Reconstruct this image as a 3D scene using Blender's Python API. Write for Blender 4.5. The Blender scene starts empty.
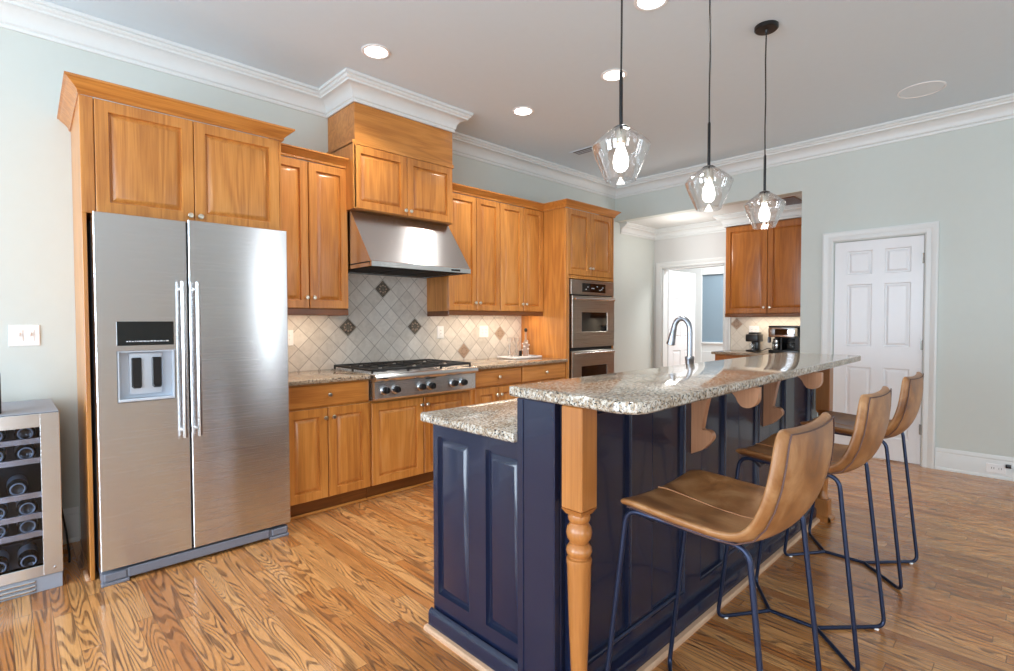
import bpy, bmesh, math, random
from mathutils import Vector, Matrix
random.seed(7)
SC = bpy.context.scene
COL = SC.collection
PI = math.pi

# ------------------------------------------------------------------ camera, world, light, exposure
CAM_H = 1.29
yaw, pitch, roll = math.radians(46.03), math.radians(-1.5587), math.radians(-0.1454)
fw = Vector((math.cos(yaw)*math.cos(pitch), math.sin(yaw)*math.cos(pitch), math.sin(pitch)))
rt = Vector((math.sin(yaw), -math.cos(yaw), 0))
up = rt.cross(fw)
rr = math.cos(roll)*rt + math.sin(roll)*up
uu = -math.sin(roll)*rt + math.cos(roll)*up
cd = bpy.data.cameras.new('camera'); cam = bpy.data.objects.new('camera', cd); COL.objects.link(cam)
cd.sensor_width = 36.0; cd.lens = 520.94/1014*36.0; cd.clip_start = 0.05; cd.clip_end = 200
cam.matrix_world = Matrix(((rr.x, uu.x, -fw.x, 0), (rr.y, uu.y, -fw.y, 0), (rr.z, uu.z, -fw.z, CAM_H), (0, 0, 0, 1)))
SC.camera = cam

vs = SC.view_settings
SC.display_settings.display_device = 'sRGB'
vs.view_transform = 'Standard'; vs.look = 'None'; vs.gamma = 1.0; vs.use_curve_mapping = False
vs.exposure = -0.26
W = bpy.data.worlds.new('world'); SC.world = W; W.use_nodes = True
wn = W.node_tree; bg = wn.nodes['Background']; bg.inputs[0].default_value = (0.80, 0.90, 1.0, 1); bg.inputs[1].default_value = 1.0
SC.cycles.max_bounces = 10; SC.cycles.diffuse_bounces = 6; SC.cycles.glossy_bounces = 5
SC.cycles.transparent_max_bounces = 16; SC.cycles.transmission_bounces = 8
SC.cycles.caustics_reflective = False; SC.cycles.caustics_refractive = False
SC.cycles.use_denoising = True; SC.cycles.sample_clamp_indirect = 6.0

# room datums (metres): camera stands at x = y = 0
YB, XR, ZC = 3.971, 5.809, 3.055        # back wall, right wall, ceiling
XF, ZN, YN = 6.805, 2.595, 1.738        # coffee nook: far wall, ceiling, side wall
XL, YR = -3.0, -3.8                     # left and rear walls (behind the camera)

def area(name, loc, rot, sx, sy, power, color):
    l = bpy.data.lights.new(name, 'AREA'); l.shape = 'RECTANGLE'; l.size = sx; l.size_y = sy
    l.energy = power; l.color = color
    o = bpy.data.objects.new(name, l); COL.objects.link(o); o.location = loc; o.rotation_euler = rot
    return o
DAY = (0.86, 0.93, 1.0)
REAR_WIN = [(-1.5, -0.3), (3.46, 3.68), (4.6, 5.4)]     # x ranges of the windows behind the camera
REAR_SILL = (0.42, 0.06, 0.42)                         # the narrow middle one is a glazed door
LEFT_WIN = [(-2.6, -1.0), (-0.4, 1.0), (1.7, 3.2)]                 # y ranges of the windows in the left wall
for i, (a, b) in enumerate(REAR_WIN):
    z0 = REAR_SILL[i]
    area('rear_window_daylight', ((a+b)/2, YR-0.02, (z0+2.48)/2), (PI/2+(0.0 if i == 1 else 0.30), 0, 0), b-a-0.06, 2.42-z0, (85, 150, 20)[i]*(b-a), DAY)
for i, (a, b) in enumerate(LEFT_WIN):
    area('left_window_daylight', (XL-0.02, (a+b)/2, 1.45), (PI/2+0.30, 0, -PI/2), b-a-0.06, 2.0, (130, 130, 190)[i], (0.74, 0.87, 1.0))
area('hall_daylight', (7.75, 2.7, 2.7), (0, 0, 0), 0.9, 1.6, 90, (1, 1, 1))

# ------------------------------------------------------------------ mesh helpers
def bx(bm, a, b, bev=0.0, seg=1):
    x0, y0, z0 = (min(a[i], b[i]) for i in range(3)); x1, y1, z1 = (max(a[i], b[i]) for i in range(3))
    t = bmesh.new()
    bmesh.ops.create_cube(t, size=1.0)
    for v in t.verts:
        v.co = Vector(((x0+x1)/2 + v.co.x*(x1-x0), (y0+y1)/2 + v.co.y*(y1-y0), (z0+z1)/2 + v.co.z*(z1-z0)))
    if bev > 0:
        bev = min(bev, 0.49*min(x1-x0, y1-y0, z1-z0))
        bmesh.ops.bevel(t, geom=list(t.edges), offset=bev, segments=seg, profile=0.5, affect='EDGES')
    merge(bm, t)

def merge(bm, t, mtx=None):
    if mtx is not None:
        bmesh.ops.transform(t, matrix=mtx, verts=t.verts)
    m = {}
    for v in t.verts: m[v] = bm.verts.new(v.co)
    for f in t.faces:
        try: bm.faces.new([m[v] for v in f.verts])
        except ValueError: pass
    t.free()

def prism(bm, pts, T, t0, t1):
    """pts: 2-D outline; T(u, v, t) -> Vector."""
    n = len(pts)
    A = [bm.verts.new(T(p[0], p[1], t0)) for p in pts]; B = [bm.verts.new(T(p[0], p[1], t1)) for p in pts]
    bm.faces.new(A); bm.faces.new(B[::-1])
    for i in range(n):
        j = (i+1) % n
        bm.faces.new((A[j], A[i], B[i], B[j]))

def lathe(bm, prof, c=(0, 0, 0), seg=24, mtx=None, cap=True):
    """prof: (r, h) pairs turned about +Z (or mtx's z)."""
    M = mtx if mtx is not None else Matrix.Translation(c)
    rings = []
    for r, h in prof:
        if r < 1e-6: rings.append([bm.verts.new(M @ Vector((0, 0, h)))])
        else: rings.append([bm.verts.new(M @ Vector((r*math.cos(2*PI*k/seg), r*math.sin(2*PI*k/seg), h))) for k in range(seg)])
    for A, B in zip(rings, rings[1:]):
        for k in range(seg):
            l = (k+1) % seg
            if len(A) == 1 and len(B) == 1: continue
            if len(A) == 1: bm.faces.new((A[0], B[k], B[l]))
            elif len(B) == 1: bm.faces.new((A[k], A[l], B[0]))
            else: bm.faces.new((A[k], A[l], B[l], B[k]))
    if cap:
        for R in (rings[0], rings[-1]):
            if len(R) > 2: bm.faces.new(R)

def axis_m(loc, d):
    q = Vector((0, 0, 1)).rotation_difference(Vector(d).normalized())
    return Matrix.Translation(loc) @ q.to_matrix().to_4x4()

def fillet(pts, r, n=6):
    pts = [Vector(p) for p in pts]; out = [pts[0]]
    for i in range(1, len(pts)-1):
        p, a, b = pts[i], pts[i-1]-pts[i], pts[i+1]-pts[i]
        rad = r[i] if isinstance(r, (list, tuple)) else r
        la, lb = a.length, b.length
        ang = a.angle(b)
        d = min(rad/math.tan(ang/2) if ang > 0.01 else 0, la*0.48, lb*0.48)
        s, e = p + a.normalized()*d, p + b.normalized()*d
        for k in range(n+1):
            t = k/n
            out.append((1-t)**2*s + 2*t*(1-t)*p + t*t*e)
    out.append(pts[-1]); return out

def tube(bm, pts, r, seg=10, cap=True):
    pts = [Vector(p) for p in pts]; n = len(pts)
    rings = []; up_ = None
    for i, p in enumerate(pts):
        d = (pts[min(i+1, n-1)] - pts[max(i-1, 0)]).normalized()
        if up_ is None:
            up_ = Vector((0, 0, 1)) if abs(d.z) < 0.9 else Vector((1, 0, 0))
        s = d.cross(up_).normalized(); up_ = s.cross(d).normalized()
        rad = r[i] if isinstance(r, (list, tuple)) else r
        rings.append([bm.verts.new(p + rad*(math.cos(2*PI*k/seg)*s + math.sin(2*PI*k/seg)*up_)) for k in range(seg)])
    for A, B in zip(rings, rings[1:]):
        for k in range(seg):
            l = (k+1) % seg
            bm.faces.new((A[k], A[l], B[l], B[k]))
    if cap: bm.faces.new(rings[0][::-1]); bm.faces.new(rings[-1])

def sweep(bm, prof, path, side=1, cap=True):
    """closed profile (d, z) swept with mitred corners along an XY path; d is measured to `side` (+1 = right of travel)."""
    P = [Vector(p) for p in path]; n = len(P); offs = []
    nr = []
    for a, b in zip(P, P[1:]):
        d = (b-a).normalized(); nr.append(Vector((d.y, -d.x))*side)
    for i in range(n):
        if i == 0: offs.append(nr[0])
        elif i == n-1: offs.append(nr[-1])
        else: offs.append((nr[i-1]+nr[i])/(1+nr[i-1].dot(nr[i])))
    rings = [[bm.verts.new((P[i].x+offs[i].x*d, P[i].y+offs[i].y*d, z)) for d, z in prof] for i in range(n)]
    m = len(prof)
    for A, B in zip(rings, rings[1:]):
        for k in range(m):
            l = (k+1) % m
            bm.faces.new((A[k], A[l], B[l], B[k]))
    if cap: bm.faces.new(rings[0]); bm.faces.new(rings[-1][::-1])

def slab(bm, O, U, V, N, w, h, t, panels=(), loops=(), e=0.003):
    """a board with its front at O + uU + vV (N outward), edges eased by e, and stepped panels cut by `loops` (inset, depth)."""
    O, U, V, N = Vector(O), Vector(U), Vector(V), Vector(N)
    P = lambda u, v, d=0.0: O + U*u + V*v + N*d
    us = sorted({e, w-e, *[round(p[0], 5) for p in panels], *[round(p[2], 5) for p in panels]})
    vs_ = sorted({e, h-e, *[round(p[1], 5) for p in panels], *[round(p[3], 5) for p in panels]})
    q = lambda *ps: bm.faces.new([bm.verts.new(p) for p in ps])
    for a, b in zip(us, us[1:]):
        for c, d in zip(vs_, vs_[1:]):
            mu, mv = (a+b)/2, (c+d)/2
            if any(p[0] < mu < p[2] and p[1] < mv < p[3] for p in panels): continue
            q(P(a, c), P(b, c), P(b, d), P(a, d))
    for p in panels:
        prev = None
        for ins, dep in loops:
            r = [P(p[0]+ins, p[1]+ins, dep), P(p[2]-ins, p[1]+ins, dep), P(p[2]-ins, p[3]-ins, dep), P(p[0]+ins, p[3]-ins, dep)]
            if prev:
                for k in range(4): q(prev[k], prev[(k+1) % 4], r[(k+1) % 4], r[k])
            prev = r
        q(*prev)
    def edge(i0, i1, o0, o1):
        q(o0, o1, i1, i0)
    # eased edge and sides
    def rim(pin, pout):
        for k in range(len(pin)-1):
            q(pout[k], pout[k+1], pin[k+1], pin[k])
            b0, b1 = pout[k] - N*(t-e), pout[k+1] - N*(t-e)
            q(b0, b1, pout[k+1], pout[k])
    ex = lambda a, lim: 0 if abs(a-e) < 1e-6 else (lim if abs(a-(lim-e)) < 1e-6 else a)
    rim([P(u, e) for u in us], [P(ex(u, w), 0, -e) for u in us])
    rim([P(w-e, v) for v in vs_], [P(w, ex(v, h), -e) for v in vs_])
    rim([P(u, h-e) for u in us[::-1]], [P(ex(u, w), h, -e) for u in us[::-1]])
    rim([P(e, v) for v in vs_[::-1]], [P(0, ex(v, h), -e) for v in vs_[::-1]])
    q(P(0, 0, -t), P(0, h, -t), P(w, h, -t), P(w, 0, -t))

# ------------------------------------------------------------------ object helpers
OFF = {}
def thing(name, label, cat, loc=(0, 0, 0), group=None):
    o = bpy.data.objects.new(name, None); COL.objects.link(o); o.location = loc; o.empty_display_size = 0.1
    o['label'] = label; o['category'] = cat
    if group: o['group'] = group
    OFF[o.name] = Vector(loc)
    return o

def tag(o, label, cat, group=None):
    o['label'] = label; o['category'] = cat
    if group: o['group'] = group
    return o

def obj(name, bm, mat, parent=None, smooth=30, label=None, loc=None):
    bmesh.ops.remove_doubles(bm, verts=bm.verts, dist=1e-5)
    bmesh.ops.recalc_face_normals(bm, faces=bm.faces)
    off = OFF[parent.name] if parent is not None else (Vector(loc) if loc is not None else Vector((0, 0, 0)))
    if off.length > 0: bmesh.ops.translate(bm, vec=-off, verts=bm.verts)
    me = bpy.data.meshes.new(name); bm.to_mesh(me); bm.free()
    for m in (mat if isinstance(mat, (list, tuple)) else [mat]): me.materials.append(m)
    if smooth:
        me.polygons.foreach_set('use_smooth', [True]*len(me.polygons))
        me.set_sharp_from_angle(angle=math.radians(smooth))
    o = bpy.data.objects.new(name, me); COL.objects.link(o)
    if parent is not None: o.parent = parent
    else: o.location = off
    OFF[o.name] = off
    if label: o['label'] = label
    return o

def struct(name, bm, mat, smooth=30):
    o = obj(name, bm, mat, None, smooth); o['kind'] = 'structure'; return o

def dup(root, loc, rotz=0.0, label=None):
    def cp(o, parent):
        c = o.copy(); COL.objects.link(c)
        if parent is not None: c.parent = parent
        for ch in list(o.children): cp(ch, c)
        return c
    r = cp(root, None); r.location = loc; r.rotation_euler = (0, 0, rotz)
    if label: r['label'] = label
    return r

def B(): return bmesh.new()
def box_obj(name, a, b, mat, parent=None, bev=0.002, seg=1, label=None, loc=None):
    bm = B(); bx(bm, a, b, bev, seg); return obj(name, bm, mat, parent, 30, label, loc)

# ------------------------------------------------------------------ materials
def srgb(r, g, b):
    f = lambda c: (c/255/12.92) if c/255 <= 0.04045 else ((c/255+0.055)/1.055)**2.4
    return (f(r), f(g), f(b), 1)

class NT:
    def __init__(s, name):
        s.m = bpy.data.materials.new(name); s.m.use_nodes = True; s.t = s.m.node_tree
        s.b = s.t.nodes['Principled BSDF']; s.out = s.t.nodes['Material Output']
    def n(s, typ, **kw):
        nd = s.t.nodes.new(typ)
        for k, v in kw.items():
            if k.startswith('i_'):
                key = k[2:]; key = int(key) if key.isdigit() else key
                s.set(nd.inputs[key], v)
            else: setattr(nd, k, v)
        return nd
    def set(s, inp, v):
        if isinstance(v, bpy.types.NodeSocket): s.t.links.new(v, inp)
        elif isinstance(v, bpy.types.Node): s.t.links.new(v.outputs[0], inp)
        else: inp.default_value = v
    def math(s, op, a, b=None, c=None, clamp=False):
        nd = s.n('ShaderNodeMath', operation=op, use_clamp=clamp)
        for i, v in enumerate((a, b, c)):
            if v is not None: s.set(nd.inputs[i], v)
        return nd.outputs[0]
    def vmath(s, op, a, b):
        nd = s.n('ShaderNodeVectorMath', operation=op); s.set(nd.inputs[0], a); s.set(nd.inputs[1], b); return nd.outputs[0]
    def mix(s, f, a, b, mode='MIX'):
        nd = s.n('ShaderNodeMix', data_type='RGBA', blend_type=mode)
        s.set(nd.inputs[0], f); s.set(nd.inputs[6], a); s.set(nd.inputs[7], b); return nd.outputs[2]
    def ramp(s, f, stops, interp='LINEAR'):
        nd = s.n('ShaderNodeValToRGB'); s.set(nd.inputs[0], f); cr = nd.color_ramp; cr.interpolation = interp
        while len(cr.elements) < len(stops): cr.elements.new(0.5)
        for e, (p, c) in zip(cr.elements, stops): e.position = p; e.color = c
        return nd.outputs[0]
    def noise(s, vec, scale, detail=3, rough=0.5, dist=0.0):
        nd = s.n('ShaderNodeTexNoise'); s.set(nd.inputs['Vector'], vec); nd.inputs['Scale'].default_value = scale
        nd.inputs['Detail'].default_value = detail; nd.inputs['Roughness'].default_value = rough; nd.inputs['Distortion'].default_value = dist
        return nd.outputs['Fac']
    def mapr(s, v, a, b, c, d):
        nd = s.n('ShaderNodeMapRange'); s.set(nd.inputs[0], v)
        for i, x in enumerate((a, b, c, d)): nd.inputs[i+1].default_value = x
        return nd.outputs[0]
    def p(s, **kw):
        for k, v in kw.items(): s.set(s.b.inputs[k.replace('_', ' ')], v)
        return s
    def bump(s, h, strength, dist=0.002):
        nd = s.n('ShaderNodeBump'); nd.inputs['Strength'].default_value = strength; nd.inputs['Distance'].default_value = dist
        s.set(nd.inputs['Height'], h); s.t.links.new(nd.outputs[0], s.b.inputs['Normal'])
    def objvec(s, rnd=True):
        tc = s.n('ShaderNodeTexCoord'); v = tc.outputs['Object']
        if rnd:
            oi = s.n('ShaderNodeObjectInfo')
            cx = s.n('ShaderNodeCombineXYZ')
            for i, k in enumerate((37.0, 91.0, 53.0)): s.set(cx.inputs[i], s.math('MULTIPLY', oi.outputs['Random'], k))
            v = s.vmath('ADD', v, cx.outputs[0])
            s.rand = oi.outputs['Random']
        return v

def plain(name, col, rough=0.5, metal=0.0, spec=0.5, coat=0.0, var=0.0):
    t = NT(name); t.p(Roughness=rough, Metallic=metal, Coat_Weight=coat); t.b.inputs['Specular IOR Level'].default_value = spec
    v = t.objvec(False); n = t.noise(v, 18, 3)
    c2 = tuple(c*(1-max(var, 0.03)) for c in col[:3])+(1,)
    t.p(Base_Color=t.mix(n, col, c2)); return t.m

def wood(name, axis, dark, mid, light, rough=0.32, lines=0.35, coat=0.25):
    t = NT(name); v = t.objvec()
    sc = [1.0, 1.0, 1.0]; sc[axis] = 0.09
    vv = t.vmath('MULTIPLY', v, tuple(sc))
    n1 = t.noise(vv, 7.0, 2, 0.5, 0.3)
    ring = t.math('SINE', t.math('MULTIPLY', n1, 46.0)); ring = t.mapr(ring, -1, 1, 0, 1)
    sf = [1.0, 1.0, 1.0]; sf[axis] = 0.03
    fine = t.noise(t.vmath('MULTIPLY', v, tuple(sf)), 160.0, 2, 0.6)
    broad = t.noise(t.vmath('MULTIPLY', v, tuple([1.0 if i != axis else 0.35 for i in range(3)])), 4.5, 3, 0.55, 0.4)
    f = t.math('ADD', t.math('MULTIPLY', ring, lines*0.45), t.math('MULTIPLY', fine, 0.42))
    f = t.math('ADD', f, t.math('MULTIPLY', broad, 0.42))
    f = t.math('ADD', f, t.math('MULTIPLY', t.math('SUBTRACT', t.rand, 0.5), 0.14))
    f = t.mapr(f, 0.22, 0.96, 0, 1)
    col = t.ramp(f, [(0.0, dark), (0.5, mid), (1.0, light)])
    t.p(Base_Color=col, Roughness=rough, Coat_Weight=coat, Coat_Roughness=0.18)
    t.bump(fine, 0.05); return t.m

WD, WM, WL = srgb(160, 94, 38), srgb(204, 136, 64), srgb(226, 168, 102)
M_WOODV = wood('honey_cherry_wood_vertical', 2, WD, WM, WL)
M_WOODX = wood('honey_cherry_wood_lengthwise', 0, WD, WM, WL)
M_WOODY = wood('honey_cherry_wood_crosswise', 1, WD, WM, WL)
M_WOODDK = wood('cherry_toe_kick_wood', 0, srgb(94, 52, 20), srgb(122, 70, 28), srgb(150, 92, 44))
M_POST = wood('maple_post_wood', 2, srgb(142, 86, 38), srgb(176, 114, 58), srgb(200, 140, 82), lines=0.25)
M_CORB = wood('maple_corbel_wood', 2, srgb(168, 116, 82), srgb(196, 144, 108), srgb(214, 166, 130), lines=0.2)
M_SHOE = wood('raw_shoe_molding_wood', 0, srgb(190, 150, 118), srgb(212, 174, 142), srgb(226, 192, 160), rough=0.5, lines=0.2, coat=0)
M_NOOKV = wood('nook_cherry_wood', 2, srgb(138, 76, 28), srgb(180, 108, 42), srgb(204, 134, 62))

M_CAVE = plain('cabinet_inside_shadow_gap', srgb(60, 36, 20), 0.7)
M_WALL = plain('sage_grey_wall_paint', srgb(205, 211, 206), 0.6, spec=0.3)
M_WALLN = plain('pale_grey_wall_paint', srgb(208, 208, 206), 0.6, spec=0.3)
M_CEIL = plain('flat_ceiling_paint', srgb(216, 229, 237), 0.8, spec=0.2)
M_TRIM = plain('white_trim_paint', srgb(222, 225, 224), 0.4)
M_DOOR = plain('white_door_paint', srgb(230, 231, 233), 0.3)
M_BLUE = plain('blue_grey_wall_paint', srgb(132, 152, 166), 0.6)
M_SPKG = plain('speaker_grille_cloth', srgb(224, 233, 238), 0.6)
M_WHITE = plain('white_plastic', srgb(240, 240, 240), 0.35)
M_BLACK = plain('black_plastic', srgb(18, 18, 20), 0.3)
M_BLKGL = plain('black_glass', srgb(8, 9, 11), 0.06, coat=0.5)
M_IRON = plain('cast_iron', srgb(26, 25, 25), 0.55)
M_NICK = plain('satin_nickel', srgb(228, 220, 204), 0.28, metal=1.0)
M_CHROME = plain('polished_chrome', srgb(196, 198, 202), 0.15, metal=1.0)
M_GREYP = plain('grey_plastic', srgb(120, 124, 136), 0.4)
M_COOL = plain('grey_cooler_case', srgb(158, 164, 176), 0.55)
M_LGREY = plain('pale_grey_plastic', srgb(196, 204, 214), 0.3)
M_NAVY = plain('navy_cabinet_paint', srgb(24, 32, 57), 0.26, var=0.12, coat=0.2)
M_TUBE = plain('navy_powder_coat', srgb(42, 52, 78), 0.28, metal=0.55)
M_CORD = plain('black_cord', srgb(20, 20, 20), 0.5)
M_MARK = plain('pale_icon_print', srgb(215, 220, 225), 0.5)
M_FAUC = plain('satin_faucet_steel', srgb(150, 153, 160), 0.3, metal=1.0)
M_HINGE = plain('brushed_nickel_hinge', srgb(150, 148, 142), 0.35, metal=1.0)

def steel(name, col, rough, aniso=0.75, axis='x'):
    t = NT(name); v = t.objvec()
    sc = (0.4, 0.4, 260.0) if axis == 'x' else (260.0, 260.0, 0.4)
    n = t.noise(t.vmath('MULTIPLY', v, sc), 4.0, 3, 0.6)
    t.p(Metallic=1.0, Roughness=t.mapr(n, 0.3, 0.7, rough-0.02, rough+0.03), Anisotropic=aniso,
        Base_Color=t.mix(t.mapr(n, 0.3, 0.7, 0, 1), col, tuple(c*0.93 for c in col[:3])+(1,)))
    tv = t.n('ShaderNodeCombineXYZ'); tv.inputs[0 if axis == 'z' else 2].default_value = 1.0
    t.t.links.new(tv.outputs[0], t.b.inputs['Tangent'])
    return t.m
M_STEEL = steel('brushed_stainless_steel', srgb(228, 229, 231), 0.25, 0.97)
M_STEEL2 = steel('brushed_stainless_steel_hood', srgb(222, 222, 223), 0.24, 0.85)
M_STEELD = steel('satin_stainless_oven', srgb(190, 184, 176), 0.28)
M_STEELH = plain('polished_steel_handle', srgb(205, 205, 206), 0.2, metal=1.0)

def granite(name, base, tan, grey, dark):
    t = NT(name); v = t.objvec(False)
    n1 = t.noise(v, 85, 4, 0.7, 0.3); n2 = t.noise(v, 170, 2, 0.6); n3 = t.noise(v, 120, 3, 0.65, 0.5)
    big = t.noise(v, 9, 3)
    c = t.ramp(t.math('ADD', n1, t.math('MULTIPLY', t.math('SUBTRACT', big, 0.5), 0.25)),
               [(0.30, grey), (0.44, tan), (0.56, base), (0.68, tuple(min(1, x*1.25) for x in base[:3])+(1,))])
    vo = t.n('ShaderNodeTexVoronoi'); t.set(vo.inputs['Vector'], v); vo.inputs['Scale'].default_value = 120
    sp = t.mapr(n2, 0.58, 0.66, 0, 0.85)
    c = t.mix(sp, c, t.mix(0.5, grey, vo.outputs['Color']) if False else grey)
    sp2 = t.mapr(n3, 0.555, 0.60, 0, 1.0)
    c = t.mix(sp2, c, dark)
    t.p(Base_Color=c, Roughness=0.08); return t.m
M_GRAN = granite('speckled_beige_granite', srgb(196, 189, 177), srgb(160, 136, 108), srgb(110, 107, 106), srgb(28, 26, 28))
M_GRANW = granite('speckled_counter_granite', srgb(186, 168, 144), srgb(154, 126, 98), srgb(112, 102, 94), srgb(40, 34, 32))

def tile(name, stone, stone2, grout, pitch, ox, oz, haxis=0):
    t = NT(name); tc = t.n('ShaderNodeTexCoord'); v = tc.outputs['Object']
    s = t.n('ShaderNodeSeparateXYZ'); t.set(s.inputs[0], v)
    a = t.math('DIVIDE', t.math('SUBTRACT', s.outputs[haxis], ox), pitch); b = t.math('DIVIDE', t.math('SUBTRACT', s.outputs[2], oz), pitch)
    p = t.math('ADD', a, b); q = t.math('SUBTRACT', a, b)
    def line(x):
        f = t.math('FRACT', x); return t.math('MINIMUM', f, t.math('SUBTRACT', 1.0, f))
    d = t.math('MINIMUM', line(p), line(q))
    m = t.mapr(d, 0.012, 0.028, 1, 0)
    cx = t.n('ShaderNodeCombineXYZ'); t.set(cx.inputs[0], t.math('FLOOR', p)); t.set(cx.inputs[1], t.math('FLOOR', q))
    wnz = t.n('ShaderNodeTexWhiteNoise', noise_dimensions='3D'); t.set(wnz.inputs['Vector'], cx.outputs[0])
    n = t.noise(v, 22, 5, 0.65, 0.6)
    f = t.math('ADD', t.math('MULTIPLY', n, 0.8), t.math('MULTIPLY', wnz.outputs['Value'], 0.3))
    c = t.ramp(f, [(0.25, stone2), (0.75, stone)])
    t.p(Base_Color=t.mix(t.math('MULTIPLY', m, 0.75), c, grout), Roughness=0.45)
    t.bump(t.math('SUBTRACT', 1.0, m), 0.35, 0.002); return t.m
M_TILE = tile('tumbled_travertine_tile', srgb(222, 217, 209), srgb(190, 184, 175), srgb(126, 120, 112), 0.162, 2.340, 1.002)
M_TILEN = tile('nook_travertine_tile', srgb(226, 218, 206), srgb(206, 196, 182), srgb(186, 176, 162), 0.162, 2.778+0.081, 1.248, 1)

def accent_mat():
    t = NT('carved_bronze_tile'); v = t.objvec(False); n = t.noise(v, 60, 4, 0.7, 1.0)
    c = t.ramp(n, [(0.35, srgb(62, 56, 48)), (0.55, srgb(104, 96, 84)), (0.75, srgb(150, 140, 124))])
    t.p(Base_Color=c, Roughness=0.4); t.bump(n, 0.5, 0.004); return t.m
M_ACC = accent_mat()
M_ACCL = plain('carved_stone_tile', srgb(186, 160, 138), 0.5, var=0.35)

M_ACC2 = plain('carved_stone_relief', srgb(150, 124, 104), 0.5, var=0.3)
def floor_mat():
    t = NT('oak_strip_floor'); tc = t.n('ShaderNodeTexCoord'); s = t.n('ShaderNodeSeparateXYZ'); t.set(s.inputs[0], tc.outputs['Object'])
    x, y = s.outputs[0], s.outputs[1]; w = 0.064
    xs = t.math('DIVIDE', x, w); col = t.math('FLOOR', xs); fx = t.math('FRACT', xs)
    wn1 = t.n('ShaderNodeTexWhiteNoise', noise_dimensions='1D'); t.set(wn1.inputs['W'], col)
    ys = t.math('DIVIDE', t.math('ADD', y, t.math('MULTIPLY', wn1.outputs['Value'], 7.3)), 1.05)
    row = t.math('FLOOR', ys); fy = t.math('FRACT', ys)
    cx = t.n('ShaderNodeCombineXYZ'); t.set(cx.inputs[0], col); t.set(cx.inputs[1], row)
    wn2 = t.n('ShaderNodeTexWhiteNoise', noise_dimensions='3D'); t.set(wn2.inputs['Vector'], cx.outputs[0])
    r, rc = wn2.outputs['Value'], wn2.outputs['Color']
    sr = t.n('ShaderNodeSeparateColor'); t.set(sr.inputs[0], rc)
    # grain space: per board offset, long in y
    gv = t.n('ShaderNodeCombineXYZ')
    t.set(gv.inputs[0], t.math('ADD', x, t.math('MULTIPLY', r, 31.0)))
    t.set(gv.inputs[1], t.math('ADD', t.math('MULTIPLY', y, t.mapr(t.math('FRACT', t.math('MULTIPLY', r, 17.3)), 0, 1, 0.03, 0.16)), t.math('MULTIPLY', sr.outputs[0], 57.0)))
    t.set(gv.inputs[2], t.math('MULTIPLY', sr.outputs[1], 23.0))
    n1 = t.noise(gv.outputs[0], 10.0, 1.0, 0.4, 0.1)
    k = t.mapr(sr.outputs[2], 0, 1, 85, 170)
    ring = t.mapr(t.math('SINE', t.math('MULTIPLY', n1, k)), -1, 1, 0, 1)
    ring = t.mapr(t.math('ADD', ring, t.math('MULTIPLY', t.math('SUBTRACT', t.noise(gv.outputs[0], 60.0, 2, 0.6), 0.5), 0.35)), 0.5, 0.88, 0, 1)
    fv = t.vmath('MULTIPLY', gv.outputs[0], (1, 0.22, 1))
    pores = t.noise(fv, 190.0, 3, 0.7)
    wob = t.noise(gv.outputs[0], 40.0, 2, 0.6)
    g = t.math('MULTIPLY', ring, t.mapr(pores, 0.35, 0.6, 0.4, 1.0))
    g = t.math('MULTIPLY', g, t.mapr(wob, 0.3, 0.6, 0.55, 1.0), clamp=True)
    base = t.ramp(r, [(0.0, srgb(186, 118, 62)), (0.35, srgb(212, 146, 84)), (0.7, srgb(228, 168, 106)), (1.0, srgb(196, 130, 76))])
    base = t.mix(t.mapr(pores, 0.3, 0.7, 0.0, 0.35), base, srgb(150, 98, 58))
    c = t.mix(t.math('MULTIPLY', g, 0.9), base, srgb(72, 40, 20))
    ex = t.math('MINIMUM', fx, t.math('SUBTRACT', 1.0, fx)); ey = t.math('MINIMUM', fy, t.math('SUBTRACT', 1.0, fy))
    gap = t.math('MAXIMUM', t.mapr(ex, 0.008, 0.022, 0.75, 0), t.mapr(ey, 0.0008, 0.002, 0.7, 0))
    c = t.mix(gap, c, srgb(64, 36, 18))
    t.p(Base_Color=c, Roughness=t.mapr(ring, 0, 1, 0.24, 0.34), Coat_Weight=0.35, Coat_Roughness=0.12)
    t.bump(t.math('SUBTRACT', 1.0, gap), 0.15, 0.0015); return t.m
M_FLOOR = floor_mat()

def leather_mat():
    t = NT('tan_distressed_leather'); v = t.objvec()
    n = t.noise(v, 9, 4, 0.6, 0.6); n2 = t.noise(v, 240, 2, 0.6)
    c = t.ramp(n, [(0.28, srgb(108, 68, 38)), (0.5, srgb(148, 100, 58)), (0.74, srgb(182, 138, 94))])
    t.p(Base_Color=c, Roughness=t.mapr(n, 0.3, 0.7, 0.32, 0.46)); t.bump(n2, 0.12, 0.001); return t.m
M_LEATH = leather_mat()
M_SEAM = plain('dark_seam_thread', srgb(92, 66, 60), 0.6)
M_SEAML = plain('pale_seam_welt', srgb(196, 140, 96), 0.5)

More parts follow.
